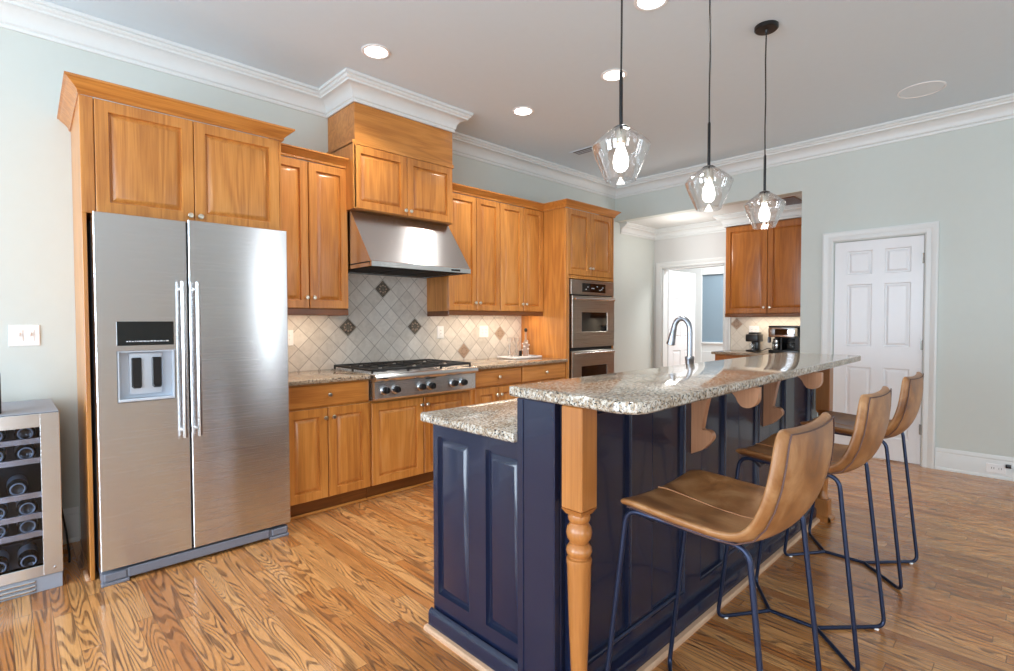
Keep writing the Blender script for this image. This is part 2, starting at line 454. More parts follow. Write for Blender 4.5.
def glass_mat(name, tint=(1, 1, 1, 1), gain=1.0, rough=0.02, milk=0.0):
    t = NT(name); t.t.nodes.remove(t.b)
    tr = t.n('ShaderNodeBsdfTransparent'); tr.inputs[0].default_value = tint
    gl = t.n('ShaderNodeBsdfGlossy'); gl.inputs['Roughness'].default_value = rough
    lw = t.n('ShaderNodeLayerWeight'); lw.inputs[0].default_value = 0.35
    f = t.math('MULTIPLY', lw.outputs['Facing'], 0.55*gain); f = t.math('ADD', f, 0.035*gain, clamp=True)
    mx = t.n('ShaderNodeMixShader'); t.set(mx.inputs[0], f); t.set(mx.inputs[1], tr); t.set(mx.inputs[2], gl)
    if milk:
        tl = t.n('ShaderNodeBsdfTranslucent'); tl.inputs[0].default_value = (0.95, 0.95, 0.95, 1)
        m2 = t.n('ShaderNodeMixShader'); t.set(m2.inputs[0], t.math('ADD', t.math('MULTIPLY', t.math('POWER', lw.outputs['Facing'], 3.0), 0.06), milk, clamp=True)); t.set(m2.inputs[1], mx); t.set(m2.inputs[2], tl); mx = m2
    t.t.links.new(mx.outputs[0], t.out.inputs[0]); return t.m
M_GLASS = glass_mat('clear_blown_glass', gain=1.2, milk=0.004)
M_PANE = glass_mat('smoked_cooler_glass', (0.80, 0.83, 0.90, 1), 0.45)
M_BOTGL = plain('dark_wine_bottle_glass', srgb(16, 22, 20), 0.08, coat=0.5)
M_CLEAR = glass_mat('clear_table_glass', (0.96, 0.97, 0.97, 1), 1.3)
M_FROST = glass_mat('frosted_candlestick_glass', (0.97, 0.97, 0.97, 1), 2.0, milk=0.35)

def emit(name, col, strength):
    t = NT(name); t.p(Base_Color=col, Emission_Color=col, Emission_Strength=strength); return t.m
M_CAN = emit('recessed_lamp_lens', (1.0, 0.97, 0.92, 1), 9.0)
M_BULB = emit('lit_bulb', (1.0, 0.97, 0.93, 1), 9.0)
M_STRIP = emit('under_cabinet_lamp', (1.0, 0.86, 0.66, 1), 4.0)

# ------------------------------------------------------------------ the room
bm = B(); bx(bm, (XL-0.15, YR-0.15, -0.1), (9.8, 5.2, 0)); struct('floor', bm, M_FLOOR, 0)
bm = B(); bx(bm, (XL-0.15, YR-0.15, ZC), (XR+0.12, YB+0.12, ZC+0.1)); struct('ceiling', bm, M_CEIL, 0)
bm = B(); bx(bm, (XL-0.15, YB, 0), (XF+0.12, YB+0.12, ZC)); struct('wall_back', bm, M_WALL, 0)
DY0, DY1, DZ = 0.756, 1.444, 2.042      # door opening in the right wall
bm = B()
bx(bm, (XR, YN, ZN), (XR+0.12, YB, ZC)); bx(bm, (XR, DY1, 0), (XR+0.12, YN, ZC))
bx(bm, (XR, DY0, DZ), (XR+0.12, DY1, ZC)); bx(bm, (XR, YR, 0), (XR+0.12, DY0, ZC))
struct('wall_right', bm, M_WALL, 0)
def wall_with_windows(name, along, fixed0, fixed1, lo, hi, wins, sills):
    bm = B()
    def seg(a, b, z0, z1):
        if along == 'x': bx(bm, (a, fixed0, z0), (b, fixed1, z1))
        else: bx(bm, (fixed0, a, z0), (fixed1, b, z1))
    prev = lo
    for (a, b), z0 in zip(wins, sills):
        seg(prev, a, 0, ZC); seg(a, b, 0, z0); seg(a, b, 2.48, ZC); prev = b
    seg(prev, hi, 0, ZC); struct(name, bm, M_WALL, 0)
wall_with_windows('wall_rear', 'x', YR-0.15, YR, XL-0.15, XR+0.12, REAR_WIN, REAR_SILL)
wall_with_windows('wall_left', 'y', XL-0.15, XL, YR, YB, LEFT_WIN, (0.42, 0.42, 0.42))
for i, (a, b) in enumerate(REAR_WIN):
    bm = B(); z0 = REAR_SILL[i]; f_ = 0.06 if i != 1 else 0.03
    parts = [((a, z0), (a+f_, 2.48)), ((b-f_, z0), (b, 2.48)), ((a, z0), (b, z0+0.06)), ((a, 2.42), (b, 2.48))]
    if i != 1: parts += [(((a+b)/2-0.03, z0), ((a+b)/2+0.03, 2.48)), ((a, 1.42), (b, 1.48))]
    for p, q in parts: bx(bm, (p[0], YR-0.01, p[1]), (q[0], YR+0.03, q[1]), 0.004)
    struct('window_%d' % (i+1), bm, M_TRIM)
for i, (a, b) in enumerate(LEFT_WIN):
    bm = B()
    for p, q in (((a, 0.42), (a+0.06, 2.48)), ((b-0.06, 0.42), (b, 2.48)), ((a, 0.42), (b, 0.48)), ((a, 2.42), (b, 2.48)), (((a+b)/2-0.03, 0.42), ((a+b)/2+0.03, 2.48)), ((a, 1.42), (b, 1.48))):
        bx(bm, (XL-0.01, p[0], p[1]), (XL+0.03, q[0], q[1]), 0.004)
    struct('window_%d' % (i+4), bm, M_TRIM)

# crown moulding of the kitchen, turning round the box over the hood
def crown_prof(z0, z1, p):
    H = z1-z0
    pts = [(0, z0), (0.012, z0), (0.016, z0+0.10*H), (0.012, z0+0.13*H), (0.022, z0+0.18*H)]
    for k in range(7):                       # cove
        a = k/6*PI/2
        pts.append((0.022+(p-0.052)*(1-math.cos(a)), z0+(0.22+0.42*math.sin(a))*H))
    pts += [(p-0.028, z0+0.72*H), (p-0.016, z0+0.76*H), (p-0.010, z0+0.82*H), (p-0.014, z0+0.85*H), (p, z0+0.88*H), (p, z1), (0, z1)]
    return pts
HX0, HX1, HY = 1.869, 2.772, 3.534       # box over the hood
bm = B(); sweep(bm, crown_prof(2.892, ZC-0.001, 0.125), [(XL, YR), (XL, YB), (HX0, YB), (HX0, HY), (HX1, HY), (HX1, YB), (XR, YB), (XR, YR)], 1)
struct('trim_1', bm, M_TRIM, 25)
# nook: ceiling, far wall with doorway, side wall, crown
bm = B(); bx(bm, (XR+0.12, YN-0.12, ZN), (XF+0.12, YB, ZN+0.1)); struct('ceiling_nook', bm, M_TRIM, 0)
NY0, NY1, NZ = 2.945, 3.838, 2.035
bm = B()
bx(bm, (XF, YN-0.12, 0), (XF+0.12, NY0, ZN)); bx(bm, (XF, NY0, NZ), (XF+0.12, NY1, ZN)); bx(bm, (XF, NY1, 0), (XF+0.12, YB, ZN))
struct('wall_far', bm, M_WALLN, 0)
bm = B(); bx(bm, (XR+0.12, YN-0.12, 0), (XF, YN, ZN)); struct('wall_nook', bm, M_WALLN, 0)
bm = B(); sweep(bm, crown_prof(2.455, ZN-0.001, 0.105), [(XR+0.121, YB), (XF, YB), (XF, 2.806), (6.478, 2.806), (6.478, YN)], 1)
struct('trim_2', bm, M_TRIM, 25)

# casings
def casing_prof(w): return [(0, 0), (0, 0.012), (0.010, 0.020), (0.022, 0.018), (w*0.45, 0.016), (w*0.62, 0.022), (w*0.85, 0.027), (w, 0.024), (w, 0)]
def casing(name, xw, y0, y1, z1, w, sgn=-1):
    """three mitred boards around an opening in a wall at x = xw; w wide, standing out along sgn*x."""
    bm = B(); pr = casing_prof(w)
    path = [((y1, 0), (1, 0)), ((y1, z1), (1, 1)), ((y0, z1), (-1, 1)), ((y0, 0), (-1, 0))]
    rings = [[bm.verts.new((xw+sgn*(t+0.001), p[0]+m[0]*d, p[1]+m[1]*d)) for d, t in pr] for p, m in path]
    for A, C in zip(rings, rings[1:]):
        for k in range(len(pr)):
            l = (k+1) % len(pr); bm.faces.new((A[k], A[l], C[l], C[k]))
    bm.faces.new(rings[0]); bm.faces.new(rings[-1][::-1])
    struct(name, bm, M_TRIM, 20)
casing('trim_3', XR, DY0-0.006, DY1+0.006, DZ+0.006, 0.092)
casing('trim_4', XF, NY0-0.004, NY1+0.004, NZ+0.004, 0.086)
bm = B()
for y0, y1 in ((NY0, NY0+0.015), (NY1-0.015, NY1)): bx(bm, (XF-0.002, y0, 0), (XF+0.122, y1, NZ))
bx(bm, (XF-0.002, NY0, NZ-0.015), (XF+0.122, NY1, NZ)); struct('trim_5', bm, M_TRIM)

# baseboards
def base_prof(h):
    return [(0, 0), (0.026, 0), (0.026, 0.012), (0.020, 0.022), (0.016, 0.024), (0.016, h*0.76), (0.013, h*0.80), (0.015, h*0.86), (0.009, h*0.94), (0.004, h), (0, h)]
bm = B(); sweep(bm, base_prof(0.186), [(XR-0.001, DY0-0.1), (XR-0.001, YR)], 1); struct('baseboard_right', bm, M_TRIM)
bm = B(); sweep(bm, base_prof(0.186), [(XR-0.001, YN-0.002), (XR-0.001, DY1+0.1)], 1); struct('baseboard_jamb', bm, M_TRIM)
bm = B(); sweep(bm, base_prof(0.20), [(XL, YB-0.001), (0.295, YB-0.001)], 1); struct('baseboard_back', bm, M_TRIM)
bm = B(); sweep(bm, base_prof(0.186), [(4.875, YB-0.001), (XF, YB-0.001)], 1); struct('baseboard_nook', bm, M_TRIM)

# six-panel door in the right wall
def six_panel(bm, O, U, V, N, w, h, t):
    s = w/0.684
    cols = [(0.105*s, 0.305*s), (0.400*s, 0.595*s)]
    rows = [(0.198, 0.84), (1.035, 1.62), (1.71, 1.935)]
    pans = [(a, z0, b, z1) for a, b in cols for z0, z1 in rows]
    loops = [(0, 0), (0.004, -0.006), (0.009, -0.013), (0.016, -0.013), (0.034, -0.003), (0.038, -0.003)]
    slab(bm, O, U, V, N, w, h, t, pans, loops, 0.002)
bm = B(); six_panel(bm, (XR+0.006, DY1-0.003, 0.012), (0, -1, 0), (0, 0, 1), (-1, 0, 0), DY1-DY0-0.006, DZ-0.016, 0.035)
door1 = struct('door_1', bm, M_DOOR, 20)
for hz in (1.835, 1.073, 0.324):
    bm = B(); lathe(bm, [(0.0055, -0.045), (0.0055, 0.045)], (XR-0.003, DY0+0.003, hz), 10)
    bx(bm, (XR+0.001, DY0+0.003, hz-0.045), (XR+0.0045, DY0+0.016, hz+0.045))
    h_ = obj('hinge', bm, M_HINGE, door1)
# room beyond the nook doorway
bm = B(); bx(bm, (8.5, 1.2, 0), (8.6, 5.2, 2.75)); struct('wall_hall', bm, M_BLUE, 0)
bm = B(); bx(bm, (XF+0.12, 4.75, 0), (8.5, 4.85, 2.75)); bx(bm, (XF+0.12, 1.1, 0), (8.5, 1.2, 2.75)); struct('wall_hall_side', bm, M_TRIM, 0)
bm = B(); bx(bm, (XF+0.12, 1.1, 2.75), (8.6, 4.85, 2.85)); struct('ceiling_hall', bm, M_TRIM, 0)
bm = B(); bx(bm, (8.48, 1.2, 0.0), (8.499, 4.05, 0.90)); bx(bm, (8.46, 1.2, 0.90), (8.499, 4.05, 0.935), 0.006)
for k in range(6): bx(bm, (8.472, 1.5+k*0.45, 0.22), (8.482, 1.86+k*0.45, 0.78), 0.004)
struct('trim_6', bm, M_TRIM)
bm = B(); bx(bm, (8.465, 4.05, 0), (8.499, 4.75, 2.75), 0.005); bx(bm, (8.465, 1.3, 2.06), (8.499, 4.05, 2.2), 0.005); struct('trim_7', bm, M_TRIM)
bm = B(); six_panel(bm, (XF+0.135, 3.815, 0.012), (1, 0, 0), (0, 0, 1), (0, -1, 0), 0.82, 2.01, 0.035)
struct('door_2', bm, M_DOOR, 20)

# ------------------------------------------------------------------ cabinet helpers
LOOPS = [(0, 0), (0.002, -0.008), (0.004, -0.015), (0.009, -0.015), (0.030, -0.002), (0.034, -0.001)]
RAIL = 0.055
def knob_bm(c, n, r=0.0145):
    bm = B(); lathe(bm, [(0.006, 0), (0.006, 0.010), (0.010, 0.013), (r, 0.018), (r, 0.022), (r*0.8, 0.026), (0, 0.0275)], mtx=axis_m(c, n), seg=16)
    return bm
def door_y(par, x0, x1, z0, z1, yf, knob=None, mat=None, rail=RAIL, t=0.02):
    """raised-panel door facing -y with its face at y = yf."""
    bm = B(); slab(bm, (x0, yf, z0), (1, 0, 0), (0, 0, 1), (0, -1, 0), x1-x0, z1-z0, t, [(rail, rail, x1-x0-rail, z1-z0-rail)], LOOPS, 0.003)
    d = obj('door', bm, mat or M_WOODV, par, 20)
    if knob: obj('knob', knob_bm((knob[0], yf, knob[1]), (0, -1, 0)), M_NICK, d)
    return d
def drawer_y(par, x0, x1, z0, z1, yf, knob, mat=None):
    bm = B(); slab(bm, (x0, yf, z0), (1, 0, 0), (0, 0, 1), (0, -1, 0), x1-x0, z1-z0, 0.02, (), (), 0.006)
    d = obj('drawer', bm, mat or M_WOODX, par, 20)
    obj('knob', knob_bm((knob[0], yf, knob[1]), (0, -1, 0)), M_NICK, d)
def cab_crown(z0, z1, p):
    H = z1-z0
    return [(0, z0), (0.010, z0), (0.014, z0+0.12*H), (0.012, z0+0.2*H), (p*0.42, z0+0.45*H), (p*0.70, z0+0.66*H), (p*0.80, z0+0.74*H), (p*0.84, z0+0.80*H), (p, z0+0.86*H), (p, z1), (0, z1)]
def crown_part(par, path, z0, z1, p, name='crown_molding'):
    bm = B(); sweep(bm, cab_crown(z0, z1, p), path, 1); return obj(name, bm, M_WOODX, par, 25)
YW = YB-0.002

# refrigerator surround
t = thing('refrigerator_cabinet', 'tall cherry wood cabinet framing the refrigerator, two doors above it', 'cabinet', (0.76, 3.6, 0))
bm = B(); prism(bm, [(0.284, 3.303), (0.303, 3.303), (0.311, YW), (0.302, YW)], lambda u, v, s: Vector((u, v, s)), 0.0, 2.40); obj('side_panel', bm, M_WOODV, t)
box_obj('side_panel', (1.236, 3.303, 0.0), (1.246, YW, 2.40), M_WOODV, t)
box_obj('cabinet_box', (0.312, 3.305, 1.835), (1.235, YW, 2.40), M_WOODV, t)
bm = B(); bx(bm, (0.283, 3.286, 1.83), (0.337, 3.302, 2.40), 0.002); bx(bm, (1.233, 3.288, 1.83), (1.246, 3.302, 2.40), 0.002)
bx(bm, (0.283, 3.286, 0.0), (0.302, 3.302, 1.83), 0.002); obj('face_frame', bm, M_WOODV, t)
door_y(t, 0.341, 0.770, 1.838, 2.398, 3.284, (0.748, 1.875))
door_y(t, 0.774, 1.231, 1.838, 2.398, 3.284, (0.797, 1.875))
crown_part(t, [(0.304, YW), (0.289, 3.284), (1.246, 3.284), (1.246, YW)], 2.400, 2.470, 0.062)
box_obj('shoe_molding', (0.264, 3.29, 0.0), (0.283, 3.42, 0.018), M_SHOE, t, 0.006, 2, 'pale unfinished shoe molding')

# refrigerator
FY = 3.157
t = thing('refrigerator', 'stainless side by side refrigerator with ice and water dispenser', 'refrigerator', (0.765, 3.5, 0))
box_obj('body', (0.318, 3.250, 0.03), (1.212, 3.93, 1.80), M_GREYP, t, 0.004)
box_obj('door_gap_shade', (0.6995, FY+0.006, 0.08), (0.7085, 3.249, 1.815), M_BLACK, t, 0)  # black strip filling the slit between the doors, stands in for its shade
bm = B()
slab(bm, (0.313, FY, 0.078), (1, 0, 0), (0, 0, 1), (0, -1, 0), 0.386, 1.742, 0.088,
     [(0.079, 0.813, 0.326, 1.072)], [(0, 0), (0.003, -0.004), (0.003, -0.055)], 0.003)
fd = obj('door', bm, M_STEEL, t, 20, 'freezer door with dispenser')
bm = B(); slab(bm, (0.709, FY, 0.078), (1, 0, 0), (0, 0, 1), (0, -1, 0), 0.514, 1.752, 0.088, (), (), 0.003)
rd = obj('door', bm, M_STEEL, t, 20, 'plain refrigerator door')
for par, hx in ((fd, 0.668), (rd, 0.736)):
    bm = B(); tube(bm, [(hx, FY-0.052, 0.69), (hx, FY-0.052, 1.50)], 0.0115, 14)
    for hz in (0.725, 1.465): tube(bm, [(hx, FY-0.052, hz), (hx, FY+0.002, hz)], 0.009, 10)
    hd = obj('handle', bm, M_STEELH, par)
for hx in (0.668, 0.736):
    pass
# dispenser: lining, paddles, tray, control glass
bm = B(); X0, X1, Z0, Z1 = 0.3955, 0.6355, 0.8945, 1.1465; D = FY+0.052
w_ = 0.006
bx(bm, (X0, FY-0.001, Z0), (X0+w_, D, Z1)); bx(bm, (X1-w_, FY-0.001, Z0), (X1, D, Z1)); bx(bm, (X0, FY+0.004, Z1-w_), (X1, D, Z1)); bx(bm, (X0, FY-0.006, Z0), (X1, D, Z0+0.014), 0.003)
bx(bm, (X0, D-0.004, Z0), (X1, D, Z1)); bx(bm, (X0+0.05, FY+0.025, Z0+0.03), (X1-0.05, D-0.004, Z1-0.01), 0.008, 2)
obj('dispenser', bm, M_LGREY, fd, 30, 'pale grey dispenser recess')
for px in (0.474, 0.560):
    bm = B(); bx(bm, (px-0.021, FY+0.012, 0.962), (px+0.021, FY+0.024, 1.112), 0.004); bx(bm, (px-0.017, FY+0.006, 0.958), (px+0.017, FY+0.014, 0.972), 0.003)
    obj('dispenser_paddle', bm, M_BLACK, fd)
box_obj('control_panel', (0.393, FY-0.003, 1.174), (0.634, FY+0.004, 1.294), M_BLKGL, fd, 0.002, 1, 'black glass control panel')
bm = B(); random.seed(3); xx = 0.432
while xx < 0.60:
    l = random.uniform(0.004, 0.014); bx(bm, (xx, FY-0.0036, 1.192), (xx+l, FY-0.0028, 1.196+random.uniform(0, 0.003))); xx += l+0.0035
obj('control_marks', bm, M_MARK, fd, 0, 'row of tiny pale icons')
bm = B()
bx(bm, (0.315, 3.172, 0.012), (1.212, 3.245, 0.060), 0.006, 2); bx(bm, (0.42, 3.162, 0.018), (1.10, 3.175, 0.066), 0.004)
for a, b in ((0.313, 0.425), (1.105, 1.214)):
    bx(bm, (a, 3.160, 0.0), (b, 3.20, 0.016), 0.003); bx(bm, (a+0.012, 3.163, 0.020), (b-0.010, 3.178, 0.058), 0.004)
obj('base_grille', bm, M_GREYP, t)

# left base cabinet, range base, right base cabinets
YD = 3.335
def base_cab(label, x0, x1, doors, drawers, ztop=0.882, top_open=None):
    t = thing('base_cabinet', label, 'cabinet', ((x0+x1)/2, 3.66, 0), 'honey cherry base cabinets along the back wall')
    box_obj('cabinet_box', (x0, 3.357, 0.105), (x1, YW, ztop), M_WOODV, t)
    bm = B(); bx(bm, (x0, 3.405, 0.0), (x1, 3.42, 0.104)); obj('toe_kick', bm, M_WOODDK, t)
    bm = B(); bx(bm, (x0, 3.388, 0.0), (x1, 3.404, 0.018), 0.006, 2); obj('shoe_molding', bm, M_WOODX, t)
    for a, b, z0, z1, k in doors: door_y(t, a, b, z0, z1, YD, k)
    for a, b, z0, z1, k in drawers: drawer_y(t, a, b, z0, z1, YD, k)
    return t
base_cab('honey wood base cabinet between refrigerator and rangetop, one drawer over two doors', 1.252, 1.862,
    [(1.262, 1.546, 0.112, 0.716, (1.527, 0.650)), (1.553, 1.857, 0.112, 0.716, (1.585, 0.650))], [(1.262, 1.857, 0.728, 0.873, (1.557, 0.803))])
base_cab('honey wood two-door base cabinet directly under the rangetop', 1.864, 2.803,
    [(1.876, 2.318, 0.112, 0.706, (2.297, 0.650)), (2.327, 2.768, 0.112, 0.706, (2.350, 0.650))], [], 0.722)
base_cab('honey wood base cabinet just right of the rangetop, one drawer over two doors', 2.805, 3.410,
    [(2.848, 3.108, 0.112, 0.716, (3.088, 0.648)), (3.116, 3.403, 0.112, 0.716, (3.138, 0.648))], [(2.848, 3.403, 0.730, 0.872, (3.116, 0.803))])
base_cab('honey wood base cabinet beside the tall oven cabinet, drawer above its doors', 3.412, 4.040,
    [(3.418, 3.722, 0.112, 0.716, (3.70, 0.648)), (3.730, 4.030, 0.112, 0.716, (3.752, 0.648))], [(3.418, 4.030, 0.730, 0.872, (3.735, 0.803))])
box_obj('countertop', (1.252, 3.310, 0.884), (1.856, YB-0.013, 0.914), M_GRANW, None, 0.006, 3, None, (1.55, 3.64, 0.884))
tag(bpy.data.objects['countertop'], 'speckled granite countertop between the refrigerator and the rangetop', 'countertop')
o = box_obj('countertop', (2.812, 3.310, 0.884), (4.037, YB-0.013, 0.914), M_GRANW, None, 0.006, 3, None, (3.4, 3.64, 0.884))
tag(o, 'speckled granite countertop between rangetop and oven cabinet, holding a white tray', 'countertop')

# backsplash
t = thing('backsplash', 'diagonal travertine tile backsplash behind the rangetop with carved accent tiles', 'backsplash', (2.65, YB-0.006, 0.914))
bm = B(); bx(bm, (1.250, YB-0.010, 0.885), (4.038, YB-0.0005, 1.70)); o = obj('tile_field', bm, M_TILE, t, 0)
o.data.transform(Matrix.Translation(OFF[t.name])); o.location = -OFF[t.name]       # texture in room coordinates
def accent(par, c, haxis, mat, r=0.073, n=-1, label=None):
    bm = B(); tt = bmesh.new()
    loops_ = [(r, 0), (r, 0.003), (r*0.86, 0.006), (r*0.80, 0.003), (r*0.62, 0.004), (r*0.5, 0.0075), (r*0.22, 0.005), (0, 0.008)]
    lathe(tt, loops_, seg=4, cap=False)
    mtx = axis_m(c, (0, -1, 0) if haxis == 0 else (-1, 0, 0))
    merge(bm, tt, mtx)
    a_ = obj('accent_tile', bm, mat, par, 30, label); bm = B()
    for k in range(8):
        a = k*PI/4
        h = Vector((math.cos(a), 0, math.sin(a))) if haxis == 0 else Vector((0, math.cos(a), math.sin(a)))
        lathe(bm, [(0.009, 0), (0.007, 0.008), (0, 0.010)], seg=8, mtx=axis_m(Vector(c)+h*r*0.42, (0, -1, 0) if haxis == 0 else (-1, 0, 0)), cap=False)
    obj('petal_relief', bm, M_ACCL if mat is M_ACC else M_ACC2, a_, 40)
    return a_
for ax, az, mm, lb in ((2.340, 1.569, M_ACC, None), (2.016, 1.245, M_ACC, None), (2.664, 1.245, M_ACC, None), (3.231, 1.002, M_ACCL, 'pale carved accent tile'), (3.717, 1.164, M_ACCL, 'pale carved accent tile')):
    accent(t, (ax, YB-0.0105, az), 0, mm, label=lb)

# wall plates on the backsplash
def plate(label, c, haxis, gangs, kind, w=None, cat='outlet', group=None):
    """wall plate centred at c on a wall facing -y (haxis 0) or -x (haxis 1)."""
    w = w or 0.075+0.046*(gangs-1); h = 0.118
    t = thing('wall_plate' if kind == 'switch' else 'electrical_outlet', label, cat, c, group)
    U, N = (Vector((1, 0, 0)), Vector((0, -1, 0))) if haxis == 0 else (Vector((0, -1, 0)), Vector((-1, 0, 0)))
    V = Vector((0, 0, 1)); c = Vector(c)
    bm = B(); slab(bm, c - U*w/2 - V*h/2 + N*0.006, U, V, N, w, h, 0.006, (), (), 0.003); obj('plate', bm, M_WHITE, t)
    for g in range(gangs):
        cc = c + U*(g-(gangs-1)/2)*0.046
        bm = B(); slab(bm, cc - U*0.0165 - V*0.033 + N*0.0085, U, V, N, 0.033, 0.066, 0.004, (), (), 0.001)
        pl = obj('rocker' if kind == 'switch' else 'socket', bm, M_WHITE, t)
        if kind == 'switch':
            bm = B(); slab(bm, cc - U*0.004 - V*0.004 + N*0.016, U, V, N, 0.008, 0.020, 0.010, (), (), 0.001); obj('toggle', bm, M_WHITE, pl)
        else:
            for dz in (-0.017, 0.013):
                for du in (-0.007, 0.004):
                    bm = B(); slab(bm, cc + U*du + V*dz + N*0.0088, U, V, N, 0.0022, 0.009, 0.001, (), (), 0.0003); obj('slot', bm, M_BLACK, pl)
    return t
plate('white single outlet on the backsplash left of the rangetop, beside the refrigerator', (1.535, YB-0.0105, 1.17), 0, 1, 'outlet')
plate('white single outlet on the backsplash right of the hood, nearer the hood', (2.950, YB-0.0105, 1.188), 0, 1, 'outlet')
plate('white double outlet on the backsplash left of the candlesticks', (3.493, YB-0.0105, 1.188), 0, 2, 'outlet')
plate('white double light switch on the wall above the wine cooler', (0.080, YB-0.0005, 1.218), 0, 2, 'switch', 0.13, 'light switch')

# left wall cabinet
t = thing('wall_cabinet', 'honey wood two-door wall cabinet between refrigerator and range hood', 'cabinet', (1.55, 3.8, 1.34))
box_obj('cabinet_box', (1.254, 3.657, 1.378), (1.862, YW, 2.425), M_WOODV, t)
door_y(t, 1.262, 1.560, 1.388, 2.420, 3.636, (1.540, 1.462)); door_y(t, 1.567, 1.860, 1.388, 2.420, 3.636, (1.592, 1.462))
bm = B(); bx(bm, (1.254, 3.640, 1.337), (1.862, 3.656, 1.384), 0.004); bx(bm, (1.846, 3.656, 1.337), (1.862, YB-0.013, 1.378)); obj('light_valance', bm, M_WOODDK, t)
crown_part(t, [(1.250, 3.640), (1.850, 3.640)], 2.424, 2.490, 0.055)
box_obj('under_cabinet_lamp', (1.30, 3.68, 1.362), (1.80, 3.72, 1.377), M_STRIP, t)

# hood cabinet
HD = 3.516
t = thing('hood_cabinet', 'honey wood cabinet with two short doors above the stainless hood, boxed to the ceiling', 'cabinet', (2.31, 3.75, 2.12))
box_obj('cabinet_box', (1.866, HD+0.021, 2.118), (2.772, YW, 2.600), M_WOODV, t)
box_obj('upper_box', (HX0, HY, 2.612), (HX1, YW, 2.892), M_WOODX, t, 0.002, 1, 'plain boxed panel up to the crown')
bm = B(); bx(bm, (1.846, HD, 2.118), (1.866, YW, 2.598)); obj('side_panel', bm, M_WOODV, t)
door_y(t, 1.852, 2.304, 2.122, 2.582, HD, (2.283, 2.160)); door_y(t, 2.310, 2.756, 2.122, 2.582, HD, (2.331, 2.160))
bm = B(); sweep(bm, [(0, 2.588), (0.014, 2.590), (0.018, 2.600), (0.014, 2.612), (0, 2.616)], [(1.846, YW), (1.846, HY-0.012), (2.774, HY-0.012), (2.774, YW)], -1); obj('ledge_molding', bm, M_WOODX, t)

# range hood
t = thing('range_hood', 'sloped stainless steel range hood over the rangetop', 'range hood', (2.32, 3.65, 1.68))
hx0, hx1 = 1.868, 2.776
bm = B()
pts = [(YB-0.012, 2.113), (3.600, 2.113), (3.592, 2.095), (3.318, 1.726), (3.306, 1.720), (3.306, 1.684), (3.330, 1.684), (3.345, 1.712), (YB-0.05, 1.712), (YB-0.05, 1.684), (YB-0.012, 1.684)]
prism(bm, pts, lambda u, v, s: Vector((s, u, v)), hx0, hx1)
bx(bm, (hx0, 3.33, 1.684), (hx0+0.02, YB-0.012, 1.72)); bx(bm, (hx1-0.02, 3.33, 1.684), (hx1, YB-0.012, 1.72))
obj('hood_shell', bm, M_STEEL2, t, 25)
bm = B()
for k in range(3):
    a = hx0+0.03+k*0.283; bx(bm, (a, 3.37, 1.690), (a+0.27, YB-0.07, 1.706), 0.003)
    for j in range(9): bx(bm, (a+0.02+j*0.027, 3.40, 1.684), (a+0.030+j*0.027, YB-0.1, 1.691))
obj('baffle_filter', bm, M_IRON, t)
box_obj('badge', (2.575, 3.3045, 1.694), (2.665, 3.307, 1.709), M_BLACK, t, 0.0005, 1, 'small dark badge')

# right wall cabinets
t = thing('wall_cabinet', 'honey wood four-door wall cabinet right of the range hood', 'cabinet', (3.42, 3.8, 1.345))
box_obj('cabinet_box', (2.800, 3.657, 1.382), (4.036, YW, 2.425), M_WOODV, t)
for a, b, kx in ((2.802, 3.124, 3.102), (3.131, 3.418, 3.155), (3.428, 3.738, 3.716), (3.746, 4.034, 3.770)):
    door_y(t, a, b, 1.390, 2.420, 3.636, (kx, 1.460), rail=0.05)
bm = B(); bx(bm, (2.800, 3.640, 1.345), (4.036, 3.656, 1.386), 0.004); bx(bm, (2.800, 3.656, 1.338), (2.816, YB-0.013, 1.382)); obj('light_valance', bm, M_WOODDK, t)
crown_part(t, [(2.800, YW), (2.800, 3.640), (4.036, 3.640)], 2.424, 2.490, 0.055)
for a in (2.90, 3.45): box_obj('under_cabinet_lamp', (a, 3.68, 1.364), (a+0.48, 3.72, 1.381), M_STRIP, t)

# tall oven cabinet and double oven
t = thing('oven_cabinet', 'tall honey wood cabinet housing the double wall oven', 'cabinet', (4.45, 3.66, 0))
box_obj('side_panel', (4.041, 3.357, 0.0), (4.062, YW, 2.425), M_WOODV, t); box_obj('side_panel', (4.840, 3.357, 0.0), (4.861, YW, 2.425), M_WOODV, t)
box_obj('cabinet_box', (4.063, 3.357, 1.735), (4.839, YW, 2.425), M_WOODV, t); box_obj('cabinet_box', (4.063, 3.357, 0.10), (4.839, YW, 0.42), M_WOODV, t)
bm = B(); bx(bm, (4.041, 3.338, 0.0), (4.092, 3.356, 2.42), 0.002); bx(bm, (4.842, 3.338, 0.0), (4.861, 3.356, 2.42), 0.002); bx(bm, (4.093, 3.338, 1.722), (4.841, 3.356, 1.756), 0.002); bx(bm, (4.093, 3.338, 0.10), (4.841, 3.356, 0.44), 0.002); obj('face_frame', bm, M_WOODV, t)
door_y(t, 4.062, 4.434, 1.760, 2.420, YD, (4.414, 1.838)); door_y(t, 4.440, 4.832, 1.760, 2.420, YD, (4.462, 1.838))
crown_part(t, [(4.041, YW), (4.041, 3.338), (4.861, 3.338), (4.861, YW)], 2.424, 2.490, 0.058)
t = thing('double_oven', 'stainless double wall oven built into the tall wood cabinet', 'oven', (4.47, 3.6, 0.45))
box_obj('body', (4.10, 3.345, 0.445), (4.835, 3.90, 1.712), M_IRON, t)
bm = B(); slab(bm, (4.098, 3.318, 1.562), (1, 0, 0), (0, 0, 1), (0, -1, 0), 0.74, 0.150, 0.02, (), (), 0.003); cp = obj('control_panel', bm, M_STEELD, t)
box_obj('display', (4.273, 3.3165, 1.590), (4.679, 3.3185, 1.682), M_BLKGL, cp, 0.0005)
bm = B()
